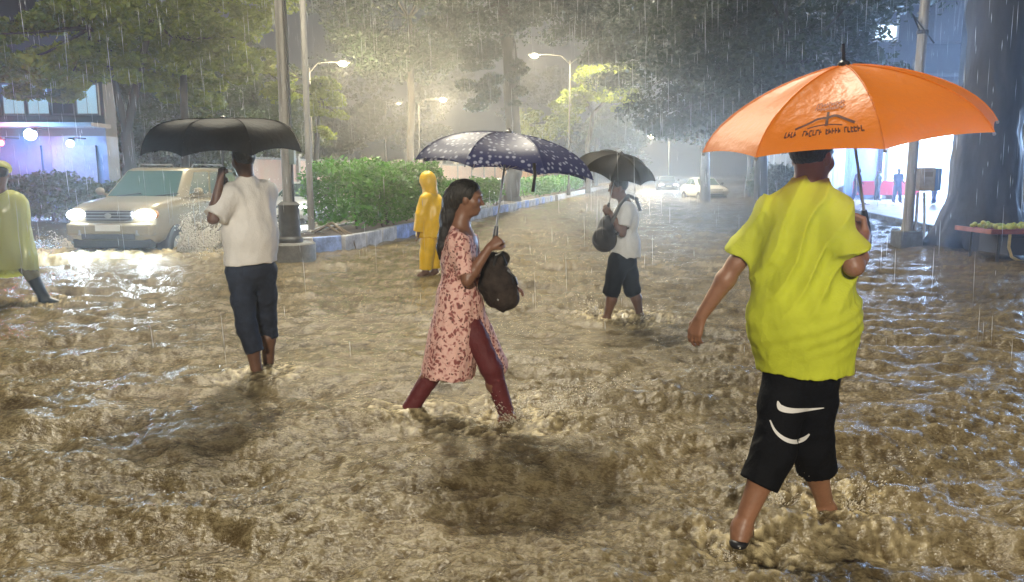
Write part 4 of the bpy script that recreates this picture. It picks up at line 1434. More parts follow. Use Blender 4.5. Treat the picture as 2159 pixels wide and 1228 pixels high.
def shorts_y(F):
    F.ell(W(1692, 765, 3.30), (.155, .13, .15), None, .05)
    trouser_leg(F, J['hipL'], J['knL'], W(1600, 1020, 3.19), .100, .088, .083)
    trouser_leg(F, J['hipR'], J['knR'], W(1722, 990, 3.40), .096, .090, .088)
    F.cutz(W(1700, 770, 3.2)[2], False)
    F.warp(folds(.006, 11, 5, (1, 1, .6)), .04)
def sandal_y(q):
    def fn(F):
        an, toe = J['an' + q], J['toe' + q]
        d = nrm(toe - an)
        F.cone(an - d * .055 - [0, 0, .066], toe + d * .01 - [0, 0, .055], .040, .042, .03, flat=(np.array([0, 0, 1.0]), 1.8))
        F.cone(an + d * .075 - [0, 0, .028], an + d * .11 - [0, 0, .036], .043, .041, .02)
    return fn
p_y = person(J, 'man in long yellow shirt and black capri trousers under the orange umbrella', M_SKIN,
             [('shirt', M_YEL, shirt_y), ('trousers', M_BLK, shorts_y), ('sandal', M_BLACKP, sandal_y('L')), ('sandal', M_BLACKP, sandal_y('R'))], h=.0066, b=1.0)
# white marks printed on the trousers
def decal(root, target_name, poly_px, m, name, off=.003, edge=.018):
    tgt = [c for c in root.children if c.name.split('.')[0] == target_name][0]
    me = tgt.data
    bvh = BVHTree.FromPolygons([tuple(v.co) for v in me.vertices], [tuple(p.vertices) for p in me.polygons])
    base = np.array(root.location)
    o = Vector(np.array([0, 0, CAM_H]) - base)
    def hit(q):
        d = Vector(W(q[0], q[1], 3.0) - np.array([0, 0, CAM_H])).normalized()
        loc, nn, _, _ = bvh.ray_cast(o, d)
        return None if loc is None else np.array(loc + nn * off * (1 if nn.dot(d) < 0 else -1))
    vs, fs = [], []
    for a, b2 in zip(*poly_px):                      # two edges of a strip: quads between, split across
        row = [hit(np.array(a) * (1 - t) + np.array(b2) * t) for t in (0, .5, 1)]
        vs.append(row)
    mb = MB()
    for r0, r1 in zip(vs[:-1], vs[1:]):
        for k in range(2):
            q = [r0[k], r0[k + 1], r1[k + 1], r1[k]]
            if all(x is not None for x in q):
                mb.quad(*q)
    return mb.build(name, m, root)
def strip(center, widths):
    c = np.array(center, float)
    t = np.gradient(c, axis=0)
    nn = np.column_stack([-t[:, 1], t[:, 0]]); nn /= np.linalg.norm(nn, axis=1)[:, None]
    w = np.array(widths)[:, None] / 2
    return (c - nn * w, c + nn * w)
def spline(pts, n=24):
    pts = np.array(pts, float)
    t = np.linspace(0, len(pts) - 1, n)
    out = []
    for u in t:
        i = min(int(u), len(pts) - 2); f = u - i
        p0, p1, p2, p3 = pts[max(i - 1, 0)], pts[i], pts[i + 1], pts[min(i + 2, len(pts) - 1)]
        out.append(.5 * (2 * p1 + (p2 - p0) * f + (2 * p0 - 5 * p1 + 4 * p2 - p3) * f ** 2 + (3 * p1 - p0 - 3 * p2 + p3) * f ** 3))
    return np.array(out)
M_MARK = mat('white_print', (.62, .60, .57), .6)
decal(p_y, 'trousers', strip(spline([(1640, 846), (1646, 860), (1668, 866), (1700, 864), (1737, 860)]), np.interp(np.linspace(0, 1, 24), [0, .25, .5, 1], [2, 13, 11, 1.5])), M_MARK, 'print_mark')
decal(p_y, 'trousers', strip(spline([(1624, 886), (1634, 908), (1652, 925), (1674, 932), (1694, 926), (1707, 915)]), np.interp(np.linspace(0, 1, 24), [0, .45, .8, 1], [2.5, 9, 9, 3])), M_MARK, 'print_mark')

def canopy_mat(name, col, transl=.35, rough=.3, wet=True, dots=None):
    m = mat(name, col, rough, transl=transl, spec=.6 if transl > .1 else .05, bump=.25, bscale=28, coat=0)
    return m
M_ORANGE = canopy_mat('orange_canopy', (.80, .225, .016), .30, .42)
ub, surf = umbrella(W(1779, 137, 3.32), nrm(np.array([-.125, -.095, 1])), .592, .30, 10, M_ORANGE, 'bright orange umbrella printed with a dark emblem', W(1826, 476, 3.40), pw=1.5, scallop=.03, tip=.085, handle_m=M_BLACKP)
# emblem and lettering printed on the panel facing the camera (the panel from rib 2 to rib 3)
M_INK = mat('dark_brown_ink', (.085, .02, .008), .6)
def on_panel(sx, ro):
    p = surf(2, sx, ro)
    du = surf(2, sx + .01, ro) - surf(2, sx - .01, ro); dv = surf(2, sx, ro + .01) - surf(2, sx, ro - .01)
    nn = nrm(np.cross(dv, du))
    if np.dot(nn, np.array([0, -1, .4])) < 0: nn = -nn
    return p + nn * .003
def ink_line(mb, pts, wd):
    """pts in panel units (sx to the left, ro down)"""
    (A, B) = strip(pts, np.ones(len(pts)) * wd)
    for i in range(len(A) - 1):
        mb.quad(on_panel(*A[i]), on_panel(*B[i]), on_panel(*B[i + 1]), on_panel(*A[i + 1]))
def seg(a, b2, k=6):
    return [np.array(a) * (1 - t) + np.array(b2) * t for t in np.linspace(0, 1, k)]
rr = random.Random(6)
def words(mb, x0, x1, ro, hgt, slope, gaps):
    x = x0
    while x > x1:
        lw = rr.uniform(.014, .022)
        if not any(g0 < x < g1 for g0, g1 in gaps):
            r0 = ro + slope * (x0 - x)
            ink_line(mb, seg((x, r0 - hgt / 2), (x, r0 + hgt / 2), 3), .009)
            t = rr.choice([-.5, 0, .5])
            ink_line(mb, seg((x, r0 + t * hgt * .85), (x - lw, r0 + t * hgt * .85), 3), .015)
            if rr.random() < .6:
                ink_line(mb, seg((x, r0 - t * hgt * .8 + .01), (x - lw, r0 - t * hgt * .8 + .01), 3), .014)
        x -= lw + .009
mb = MB()
words(mb, .60, .28, .555, .03, -.03, [])
words(mb, .60, .30, .598, .024, -.03, [])
mb.build('lettering', mat('faded_ink', (.30, .075, .018), .6), ub)
mb = MB()
words(mb, .80, .13, .835, .052, -.02, [(.66, .70), (.46, .48), (.30, .335)])
mb.build('lettering', M_INK, ub)
mb = MB()
ink_line(mb, spline([(.73, .785), (.62, .735), (.545, .695), (.45, .69)], 12), .022)
ink_line(mb, spline([(.45, .69), (.375, .675), (.29, .715), (.20, .765)], 12), .024)
ink_line(mb, seg((.452, .63), (.452, .77), 6), .026)
ink_line(mb, spline([(.62, .785), (.54, .765), (.46, .758), (.38, .762), (.31, .775)], 10), .010)
mb.build('emblem', M_INK, ub)

# ---- woman in the floral tunic
J = dict(head=W(986, 418, 4.97), face=np.array([.96, -.08, -.20]), up=np.array([.10, .0, 1]),
         neck=W(970, 474, 4.97), shL=W(985, 505, 5.12), shR=W(968, 505, 4.83),
         elL=W(1005, 590, 5.18), wrL=W(1065, 606, 5.14), elR=W(985, 592, 4.76), wrR=W(1032, 522, 4.80),
         hipL=W(968, 655, 5.04), hipR=W(975, 655, 4.92), knL=W(925, 768, 5.06), anL=W(866, 868, 5.03), toeL=W(905, 880, 5.03),
         knR=W(1035, 775, 4.86), anR=W(1070, 876, 4.86), toeR=W(1110, 895, 4.86),
         handL=((.95, -.1, .0), (0, -.5, -.9), .5, 1), handR=((.75, .1, .62), (.35, .85, -.2), 1.25, -1))
def floral():
    m = mat('floral_tunic', (.62, .34, .28), .75, bump=.2, bscale=80)
    nt = m.node_tree; b = nt.nodes['Principled BSDF']
    tc = nt.nodes.new('ShaderNodeTexCoord')
    wn = nt.nodes.new('ShaderNodeTexNoise'); wn.inputs['Scale'].default_value = 14
    nt.links.new(tc.outputs['Object'], wn.inputs['Vector'])
    mx = nt.nodes.new('ShaderNodeMix'); mx.data_type = 'VECTOR'; mx.inputs[0].default_value = .10
    nt.links.new(tc.outputs['Object'], mx.inputs[4]); nt.links.new(wn.outputs[1], mx.inputs[5])
    v = nt.nodes.new('ShaderNodeTexVoronoi'); v.inputs['Scale'].default_value = 34
    nt.links.new(mx.outputs[1], v.inputs['Vector'])
    r = nt.nodes.new('ShaderNodeValToRGB'); cr = r.color_ramp
    cr.elements[0].position = 0; cr.elements[0].color = (.24, .10, .06, 1)
    cr.elements[1].position = 1; cr.elements[1].color = (.70, .40, .33, 1)
    for p, c in ((.20, (.22, .06, .06)), (.33, (.28, .10, .09)), (.43, (.58, .30, .26)), (.60, (.70, .44, .38))):
        e = cr.elements.new(p); e.color = (*c, 1)
    nt.links.new(v.outputs['Distance'], r.inputs[0])
    v2 = nt.nodes.new('ShaderNodeTexVoronoi'); v2.inputs['Scale'].default_value = 38
    nt.links.new(mx.outputs[1], v2.inputs['Vector'])
    lt = nt.nodes.new('ShaderNodeMath'); lt.operation = 'LESS_THAN'; lt.inputs[1].default_value = .26
    nt.links.new(v2.outputs['Distance'], lt.inputs[0])
    m2 = nt.nodes.new('ShaderNodeMix'); m2.data_type = 'RGBA'; m2.inputs[7].default_value = (.16, .07, .06, 1)
    nt.links.new(lt.outputs[0], m2.inputs[0]); nt.links.new(r.outputs[0], m2.inputs[6])
    nt.links.new(m2.outputs[2], b.inputs['Base Color'])
    return m
M_FLOR = floral()
M_MAR = cloth('maroon_leggings', (.10, .014, .016), .7)
def tunic(F):
    F.ell(W(968, 545, 4.97), (.115, .165, .17), [[1, 0, 0], [0, 1, 0], [0, 0, 1]], .05)
    F.ell(W(966, 610, 4.97), (.112, .145, .16), None, .06)
    F.cone(J['shL'], J['shR'], .058, .058, .07)
    F.cone(W(970, 520, 4.97), W(968, 472, 4.97), .085, .055, .05)
    for q in 'LR':
        sleeve(F, J['sh' + q], J['el' + q], .88, .064, .060)
    # skirt: back panel and front panel, slit on the near side
    fl = (np.array([0, 1.0, 0]), .85)
    F.cone(W(967, 640, 4.96), W(945, 782, 4.96), .150, .175, .06, flat=fl)
    F.cone(W(978, 650, 4.98), W(1043, 770, 5.07), .120, .088, .05, flat=fl)
    F.cone(W(962, 700, 4.93), W(968, 800, 4.90), .075, .055, .04)
    # slit over the near leg
    a, b2, c2 = W(996, 690, 4.6), W(1003, 800, 4.6), W(1052, 800, 4.6)
    def slit(X, Yy, Z):
        z0, z1 = a[2], b2[2]
        t = np.clip((a[2] - Z) / (z0 - z1), 0, 1.4)
        xl = a[0] + (b2[0] - a[0]) * t
        xr = a[0] + (c2[0] - a[0]) * t
        d = np.maximum(xl - X, X - xr)
        d = np.maximum(d, Z - a[2])
        return np.maximum(d, Yy - 4.99)
    F.put(slit, (a[0] - .2, 4.6, b2[2] - .3), (c2[0] + .2, 5.0, a[2]), .015, 's')
    F.cutp(W(968, 790, 4.97), nrm(np.array([-.08, 0, -1.0])))
    F.cutp(W(972, 484, 4.97), nrm(np.array([.5, 0, 1.0])))
    F.warp(folds(.007, 9, 6, (1.2, 1.2, .28)), .05)
    F.warp(folds(.004, 20, 8, (1, 1, .4)), .05)
def leggings(F):
    F.ell(W(970, 665, 4.97), (.13, .15, .12), None, .05)
    trouser_leg(F, J['hipL'], J['knL'], W(862, 866, 5.03), .085, .070, .050)
    trouser_leg(F, J['hipR'], J['knR'], W(1068, 872, 4.86), .085, .068, .048)
    F.warp(folds(.004, 16, 9, (1, 1, 1)), .04)
p_w = person(J, 'woman in pink floral tunic and maroon leggings walking with a bag', M_SKIN_D if False else mat('skin_mid', (.19, .09, .055), .45, var=.1, bump=.1, bscale=60),
             [('tunic', M_FLOR, tunic), ('leggings', M_MAR, leggings)], h=.0082, b=.90, s=.95, hair=False)
base = np.array(p_w.location)
H = Field(J['head'] - [.35, .3, .75], J['head'] + [.25, .3, .25], .007)
r_, f_, u_ = head_frame(J)
c = J['head']
H.ell(c + (f_ * -.02 + u_ * .034) * .95, np.array([.084, .108, .092]) * .97, [r_, f_, u_], .01)
H.ell(c + f_ * -.085 - u_ * .005, (.065, .055, .075), [r_, f_, u_], .05)
H.cutp(c + f_ * .055 + u_ * .045, nrm(f_ - u_ * .6))
H.chain([W(950, 425, 4.97), W(943, 462, 4.96), W(935, 496, 4.95), W(930, 522, 4.94), W(928, 546, 4.94)], [.054, .042, .028, .022, .010], .04)
H.warp(folds(.006, 34, 4, (1.2, 1.2, .3)), .04)
obj('hair', H.mesh('hair', base), M_HAIR, p_w)
# navy umbrella with pale flowers
def dotted():
    m = mat('navy_dotted_canopy', (.02, .025, .09), .42, transl=.2, spec=.4, coat=.08)
    nt = m.node_tree; b = nt.nodes['Principled BSDF']
    t = [x for x in nt.nodes if x.type == 'BSDF_TRANSLUCENT'][0]
    tc = nt.nodes.new('ShaderNodeTexCoord')
    v = nt.nodes.new('ShaderNodeTexVoronoi'); v.inputs['Scale'].default_value = 27; v.inputs['Randomness'].default_value = .6
    nt.links.new(tc.outputs['Object'], v.inputs['Vector'])
    r = nt.nodes.new('ShaderNodeValToRGB'); cr = r.color_ramp
    cr.elements[0].position = .22; cr.elements[0].color = (.40, .43, .56, 1)
    cr.elements[1].position = .38; cr.elements[1].color = (.026, .034, .12, 1)
    nt.links.new(v.outputs['Distance'], r.inputs[0])
    nt.links.new(r.outputs[0], b.inputs['Base Color']); nt.links.new(r.outputs[0], t.inputs[0])
    return m
M_NAVY = dotted()
ub2, _s2 = umbrella(W(1073, 281, 4.92), nrm(np.array([.115, .01, 1])), .585, .235, 22, M_NAVY, 'navy umbrella with pale flower pattern held by the woman', W(1044, 500, 4.86), pw=2.0, tip=.03)
st = W(1126, 352, 4.38) - np.array(ub2.location)
MB().tube([st + [0, 0, .02], st + [.004, 0, -.06], st + [-.006, 0, -.14]], [.010, .008, .011], 8).build('closing_strap', M_BLACKP, ub2)
# shoulder bag hugged in front
bb = W(1050, 600, 5.0)
B = Field(bb - .3, bb + .3, .008)
B.ell(W(1048, 604, 5.0), (.118, .075, .125), None, .03)
B.ell(W(1066, 612, 4.95), (.07, .06, .075), None, .03)
B.cone(W(1035, 560, 5.0), W(1062, 625, 5.0), .075, .10, .04)
B.cone(W(1038, 548, 5.0), W(1060, 545, 5.0), .035, .04, .03)
B.warp(folds(.016, 11, 12, (1, 1, .6)), .07)
root = empty('shoulder_bag', W(1050, 640, 5.0))
obj('pouch', B.mesh('pouch', np.array(root.location)), cloth('bag_dark_brown', (.035, .026, .022), .85, var=.5, vscale=12, spec=.2), root)
MB().tube([p - np.array(root.location) for p in (W(1040, 560, 4.93), W(1046, 540, 4.92), W(1058, 535, 4.95), W(1068, 560, 4.98))], .011, 6).build('strap', M_BLACKP, root)
MB().tube([p - np.array(root.location) for p in (W(1070, 570, 4.93), W(1085, 585, 4.92), W(1090, 600, 4.94))], .009, 6).build('strap', M_BLACKP, root)
MB().ball(W(1052, 632, 4.905) - np.array(root.location), (.014, .006, .012), 8, 6).build('buckle', M_STEEL, root)
tag(root, 'dark brown bag hugged in front of the woman in the tunic', 'bag')

# ---- man in the white shirt with the black umbrella
J = dict(head=W(513, 338, 6.02), face=np.array([-.72, .66, -.12]), up=np.array([-.06, 0, 1]),
         neck=W(522, 385, 6.07), shL=W(486, 410, 5.94), shR=W(560, 404, 6.18),
         elL=W(449, 462, 5.82), wrL=W(464, 380, 5.86), elR=W(512, 470, 6.36), wrR=W(476, 392, 6.05),
         hipL=W(506, 575, 6.02), hipR=W(556, 572, 6.14), knL=W(520, 690, 5.98), anL=W(548, 818, 5.98), toeL=W(510, 845, 6.1),
         knR=W(563, 672, 6.20), anR=W(566, 800, 6.22), toeR=W(540, 830, 6.40),
         handL=((.12, .25, .95), (.5, .8, 0), 1.15, 1), handR=((-.3, -.25, .9), (-.2, -.8, 0), 1.15, 1))
M_WSH = cloth('white_shirt', (.72, .70, .67), .7, var=.06, wrinkle=.45, wscale=3.5)
M_JEAN = cloth('dark_denim', (.012, .017, .033), .8, var=.4, vscale=9)
def shirt_w(F):
    M = [nrm(np.array([.8, .5, 0])), nrm(np.array([-.5, .8, 0])), [0, 0, 1]]
    F.ell(W(524, 435, 6.07), (.205, .150, .19), M, .05)
    F.ell(W(528, 490, 6.07), (.205, .165, .21), M, .08)
    F.cone(W(529, 505, 6.07), W(529, 600, 6.08), .200, .205, .06, flat=(M[1], 1.25))
    F.cone(J['shL'], J['shR'], .066, .066, .10)
    F.cone(W(524, 415, 6.07), W(520, 378, 6.05), .10, .066, .05)
    sleeve(F, J['shL'], J['elL'], .92, .082, .088)
    sleeve(F, J['shR'], J['elR'], .9, .08, .085)
    F.cutp(W(521, 372, 6.06), nrm(np.array([-.2, .1, 1.0])))
    F.cutp(W(528, 556, 6.05), nrm(np.array([.05, 0, -1.0])))
    F.warp(folds(.007, 7, 14, (1.1, 1.1, .5)), .06)
    F.warp(folds(.004, 16, 15, (1, 1, .4)), .05)
def jeans(F):
    F.ell(W(530, 570, 6.08), (.185, .14, .13), [nrm(np.array([.9, .4, 0])), nrm(np.array([-.4, .9, 0])), [0, 0, 1]], .05)
    trouser_leg(F, J['hipL'], J['knL'], W(538, 742, 5.97), .102, .078, .070)
    trouser_leg(F, J['hipR'], J['knR'], W(568, 712, 6.21), .100, .076, .070)
    F.warp(folds(.007, 12, 16, (1, 1, 1.2)), .05)
person(J, 'man in white shirt and rolled jeans seen from behind under a black umbrella', M_SKIN_D,
       [('shirt', M_WSH, shirt_w), ('jeans', M_JEAN, jeans)], h=.0105, b=1.0, base=np.array([J['anL'][0], 6.08, -.14]))
M_BCAN = canopy_mat('black_canopy', (.004, .004, .005), .02, .6)
umbrella(W(470, 250, 5.90), nrm(np.array([-.01, -.07, 1])), .60, .255, 8, M_BCAN, 'wide black umbrella hiding the head of the man in white', W(470, 372, 5.93), pw=4.0, scallop=.04, tip=.015)

# ---- man with the bag on his chest
J = dict(head=W(1303, 396, 8.40), face=np.array([-.95, -.15, -.12]), up=np.array([-.05, 0, 1]),
         neck=W(1316, 425, 8.41), shL=W(1320, 442, 8.26), shR=W(1322, 440, 8.56),
         elL=W(1312, 492, 8.20), wrL=W(1288, 450, 8.24), elR=W(1300, 485, 8.60), wrR=W(1284, 446, 8.42),
         hipL=W(1305, 548, 8.36), hipR=W(1320, 548, 8.50), knL=W(1290, 612, 8.36), anL=W(1279, 672, 8.38), toeL=W(1256, 682, 8.38),
         knR=W(1333, 612, 8.50), anR=W(1350, 668, 8.48), toeR=W(1330, 688, 8.48),
         handL=((-.8, .2, .55), (.2, .9, .2), 1.2, 1), handR=((-.7, -.4, .5), (.1, -.9, .2), 1.2, 1))
M_GSH = cloth('pale_grey_shirt', (.58, .60, .62), .7, var=.08)
def shirt_g(F):
    F.ell(W(1318, 465, 8.41), (.145, .185, .19), None, .05)
    F.ell(W(1319, 515, 8.41), (.140, .175, .19), None, .06)
    F.cone(W(1319, 515, 8.41), W(1319, 560, 8.41), .155, .165, .05)
    F.cone(J['shL'], J['shR'], .064, .064, .08)
    sleeve(F, J['shL'], J['elL'], .7, .08, .075)
    sleeve(F, J['shR'], J['elR'], .7, .08, .075)
    F.cutz(W(1319, 542, 8.41)[2])
    F.warp(folds(.008, 9, 21, (1, 1, .5)), .06)
def shorts_g(F):
    F.ell(W(1313, 550, 8.42), (.145, .165, .12), None, .05)
    trouser_leg(F, J['hipL'], J['knL'], W(1286, 622, 8.36), .112, .088, .085)
    trouser_leg(F, J['hipR'], J['knR'], W(1335, 620, 8.50), .112, .088, .082)
    F.warp(folds(.006, 12, 22), .05)
person(J, 'man in pale shirt and black shorts carrying a bag on his chest', M_SKIN_D,
       [('shirt', M_GSH, shirt_g), ('shorts', M_BLK, shorts_g)], h=.0125, b=1.05)
umbrella(W(1309, 325, 8.33), nrm(np.array([.20, -.30, .94])), .43, .19, 15, M_BCAN, 'small tilted black umbrella over the man with the bag', W(1281, 441, 8.35), pw=1.9, tip=.03)
bb = W(1276, 498, 8.3)
B = Field(bb - .35, bb + .35, .012)
B.cone(W(1280, 472, 8.28), W(1274, 508, 8.26), .085, .115, .04)
B.ell(W(1275, 505, 8.25), (.125, .13, .125), None, .04)
B.ell(W(1266, 500, 8.16), (.08, .06, .09), None, .03)
B.warp(folds(.006, 14, 31), .05)
root = empty('backpack', W(1275, 530, 8.3)); rb = np.array(root.location)
obj('sack', B.mesh('sack', rb), cloth('backpack_black', (.016, .014, .014), .55, var=.4), root)
MB().tube([p - rb for p in (W(1290, 470, 8.2), W(1305, 435, 8.2), W(1325, 413, 8.3), W(1342, 420, 8.32), W(1350, 445, 8.32))], .022, 6).build('strap', M_BLACKP, root)
MB().tube([p - rb for p in (W(1290, 500, 8.18), W(1310, 487, 8.19), W(1325, 480, 8.22))], .016, 6).build('strap', M_BLACKP, root)
tag(root, 'black backpack worn on the chest of the man in pale shirt', 'bag')

# ---- person in the bright yellow rain suit
Yr = 11.96
J = dict(head=W(900, 384, Yr), face=np.array([-.85, .4, -.3]), up=np.array([-.1, 0, 1]),
         neck=W(907, 405, Yr), shL=W(898, 420, Yr - .17), shR=W(916, 420, Yr + .17),
         elL=W(888, 455, Yr - .2), wrL=W(882, 492, Yr - .2), elR=W(905, 455, Yr + .22), wrR=W(895, 488, Yr + .22),
         hipL=W(905, 490, Yr - .08), hipR=W(910, 490, Yr + .08), knL=W(900, 535, Yr - .09), anL=W(898, 572, Yr - .08), toeL=W(880, 580, Yr - .08),
         knR=W(912, 532, Yr + .1), anR=W(917, 570, Yr + .1), toeR=W(904, 580, Yr + .1),
         handL=((-.05, 0, -1), (-1, 0, 0), .5, 1), handR=((-.05, 0, -1), (-1, 0, 0), .5, 1))
M_RAIN = mat('yellow_rainproof', (.80, .50, .012), .35, var=.08, vscale=6, bump=.2, bscale=30, wrinkle=.7, wscale=4)
def coat_y(F):
    F.ell(W(910, 440, Yr), (.225, .22, .24), None, .06)
    F.ell(W(921, 452, Yr), (.20, .19, .22), None, .06)
    F.cone(W(909, 460, Yr), W(905, 505, Yr), .23, .225, .06)
    F.cone(J['shL'], J['shR'], .08, .08, .1)
    sleeve(F, J['shL'], J['elL'], 1.0, .09, .09)
    sleeve(F, J['elL'], J['wrL'], .9, .09, .075, .03)
    sleeve(F, J['shR'], J['elR'], 1.0, .09, .09)
    sleeve(F, J['elR'], J['wrR'], .9, .09, .075, .03)
    F.cutz(W(908, 500, Yr)[2])
    F.warp(folds(.012, 8, 41, (1, 1, .4)), .07)
def hood(F):
    r, f, u = head_frame(J)
    F.ell(J['head'] + u * .02 - f * .02, (.115, .135, .15), [r, f, u], .02)
    F.cone(J['head'] - f * .05 - u * .05, J['neck'], .10, .12, .05)
    F.ell(J['head'] + f * .16 - u * .02, (.07, .09, .095), [r, f, u], .02, 's')
    F.warp(folds(.006, 14, 42), .05)
def rtrous(F):
    F.ell(W(908, 490, Yr), (.16, .17, .13), None, .05)
    trouser_leg(F, J['hipL'], J['knL'], W(898, 568, Yr - .08), .125, .105, .095)
    trouser_leg(F, J['hipR'], J['knR'], W(916, 566, Yr + .1), .125, .105, .095)
    F.warp(folds(.010, 10, 43), .06)
person(J, 'person in bright yellow hooded rain suit beside the median', M_SKIN_D,
       [('coat', M_RAIN, coat_y), ('hood', M_RAIN, hood), ('trousers', M_RAIN, rtrous)], h=.016, hair=False)

# ---- person in the pale raincape at the left edge
Yl = 9.35
J = dict(head=W(2, 368, Yl), face=np.array([-.45, .85, -.25]), up=np.array([.0, .05, 1]),
         neck=W(2, 405, Yl), shL=W(-26, 425, Yl), shR=W(34, 425, Yl),
         elL=W(-40, 480, Yl), wrL=W(-42, 525, Yl + .1), elR=W(48, 478, Yl + .05), wrR=W(40, 525, Yl + .2),
         hipL=W(-12, 525, Yl), hipR=W(26, 525, Yl), knL=W(-22, 580, Yl + .1), anL=W(-30, 645, Yl + .1), toeL=W(-5, 662, Yl + .1),
         knR=W(58, 565, Yl + .05), anR=W(92, 626, Yl + .12), toeR=W(134, 640, Yl + .12),
         handL=((0, .2, -1), (1, 0, 0), .5, 1), handR=((0, .3, -1), (-1, 0, 0), .5, 1))
M_CAPE = mat('pale_plastic_cape', (.66, .68, .30), .22, transl=.68, bump=.3, bscale=14, spec=.7, wrinkle=.9, wscale=3.0)
M_OLIVE = cloth('olive_trousers', (.12, .11, .06), .8)
M_BOOT = mat('black_rubber', (.014, .018, .018), .35)
def cape(F):
    M = None
    F.ell(W(4, 445, Yl), (.27, .19, .22), M, .05)
    F.cone(W(6, 470, Yl), W(6, 560, Yl + .05), .30, .40, .08, flat=(np.array([0, 1.0, 0]), 1.5))
    F.cone(J['shL'], J['shR'], .10, .10, .1)
    F.cone(W(6, 540, Yl + .05), W(0, 620, Yl + .1), .36, .30, .06, flat=(np.array([0, 1.0, 0]), 1.5))
    F.cutp(W(10, 575, Yl), nrm(np.array([.12, -.25, -1.0])))
    F.warp(folds(.030, 6, 51, (1.3, 1.3, .25)), .10)
def chood(F):
    r, f, u = head_frame(J)
    F.ell(J['head'] + u * .06 + f * .02, (.115, .135, .105), [r, f, u], .02)
    F.cutp(J['head'] + u * .055, nrm(-u - f * .35))
    F.warp(folds(.005, 16, 52), .04)
def trous_l(F):
    F.ell(W(8, 525, Yl), (.17, .14, .13), None, .05)
    trouser_leg(F, J['hipL'], J['knL'], W(-27, 610, Yl + .1), .115, .09, .085)
    trouser_leg(F, J['hipR'], J['knR'], W(72, 588, Yl + .07), .115, .09, .08)
def boots(F):
    for q in 'R':
        kn, an, toe = J['kn' + q], J['an' + q], J['toe' + q]
        F.chain([kn * .72 + an * .28, an, an - [0, 0, .03]], [.082, .060, .058], .03, cut=(kn * .72 + an * .28, nrm(kn - an)))
        F.cone(an - [0, 0, .03], toe - [0, 0, .02], .056, .04, .03)
person(J, 'person in pale yellow plastic raincape and black boots at the left edge', M_SKIN_D,
       [('raincape', M_CAPE, cape), ('hood', M_CAPE, chood), ('trousers', M_OLIVE, trous_l), ('boot', M_BOOT, boots)], h=.0125)

# ---- small figures in front of the lit shop; backlit bluish tone put into their clothes
def far_person(px, py, Y, lab, shirt_c, leg_c, face, stride, seed, lean=0.0):
    g = G(px, py, .1) if Y is None else np.array([W(px, py, Y)[0], Y, .12])
    o = g
    def q(x, y, z): return o + np.array([x, y, z])
    fx, fy = face
    sx, sy = fy, -fx
    Jn = dict(head=q(fx * .03 + lean * .3, fy * .03, 1.60), face=np.array([fx, fy, 0.]), neck=q(lean * .25, 0, 1.44),
              shL=q(-sx * .18 + lean * .2, -sy * .18, 1.38), shR=q(sx * .18 + lean * .2, sy * .18, 1.38),
              elL=q(-sx * .25 + fx * .03, -sy * .25 + fy * .03, 1.10), elR=q(sx * .25 + fx * .03, sy * .25 + fy * .03, 1.10),
              wrL=q(-sx * .22 + fx * .2, -sy * .22 + fy * .2, .95), wrR=q(sx * .24 + fx * .12, sy * .24 + fy * .12, .88),
              hipL=q(-sx * .09, -sy * .09, .88), hipR=q(sx * .09, sy * .09, .88),
              knL=q(-sx * .1 + fx * stride * .6, -sy * .1 + fy * stride * .6, .48), knR=q(sx * .1 - fx * stride * .4, sy * .1 - fy * stride * .4, .48),
              anL=q(-sx * .1 + fx * stride, -sy * .1 + fy * stride, .08), anR=q(sx * .1 - fx * stride, sy * .1 - fy * stride, .08))
    Jn['toeL'] = Jn['anL'] + np.array([fx * .16, fy * .16, -.02]); Jn['toeR'] = Jn['anR'] + np.array([fx * .16, fy * .16, -.02])
    for c in 'LR':
        Jn['hand' + c] = ((fx * .3, fy * .3, -.9), (-sx, -sy, 0), .5, 1)
    def sh(F):
        F.ell(q(lean * .15, 0, 1.2), (.19, .15, .24), None, .05)
        F.cone(q(0, 0, 1.1), q(0, 0, .86), .17, .17, .05)
        F.cone(Jn['shL'], Jn['shR'], .08, .08, .08)
        sleeve(F, Jn['shL'], Jn['elL'], .8, .08, .08); sleeve(F, Jn['shR'], Jn['elR'], .8, .08, .08)
        F.cutz(q(0, 0, .82)[2])
    def tr(F):
        F.ell(q(0, 0, .88), (.16, .13, .12), None, .05)
        trouser_leg(F, Jn['hipL'], Jn['knL'], Jn['anL'], .11, .09, .08); trouser_leg(F, Jn['hipR'], Jn['knR'], Jn['anR'], .11, .09, .08)
    person(Jn, lab, M_SKIN_D, [('shirt', cloth('shirt_%d' % seed, shirt_c), sh), ('trousers', cloth('trousers_%d' % seed, leg_c), tr)], h=.03, hands=False, group='people at the lit shop', base=o)
far_person(1890, 430, 39.5, 'bluish backlit figure standing upright before the shop, left of the meter box', (.05, .10, .32), (.04, .06, .2), (0.2, -1), .12, 61)
far_person(1848, 424, 42.5, 'figure leaning behind the red counter inside the shop', (.05, .09, .12), (.05, .05, .08), (.8, -.6), .05, 62, .25)
far_person(1806, 428, 37.5, 'violet-toned backlit figure walking just right of the yellow shirt man', (.12, .10, .35), (.06, .06, .25), (.7, -.7), .25, 63)
far_person(1968, 433, 38.0, 'dark bluish backlit figure walking right of the meter box', (.04, .07, .2), (.04, .06, .2), (-.8, -.5), .25, 64)
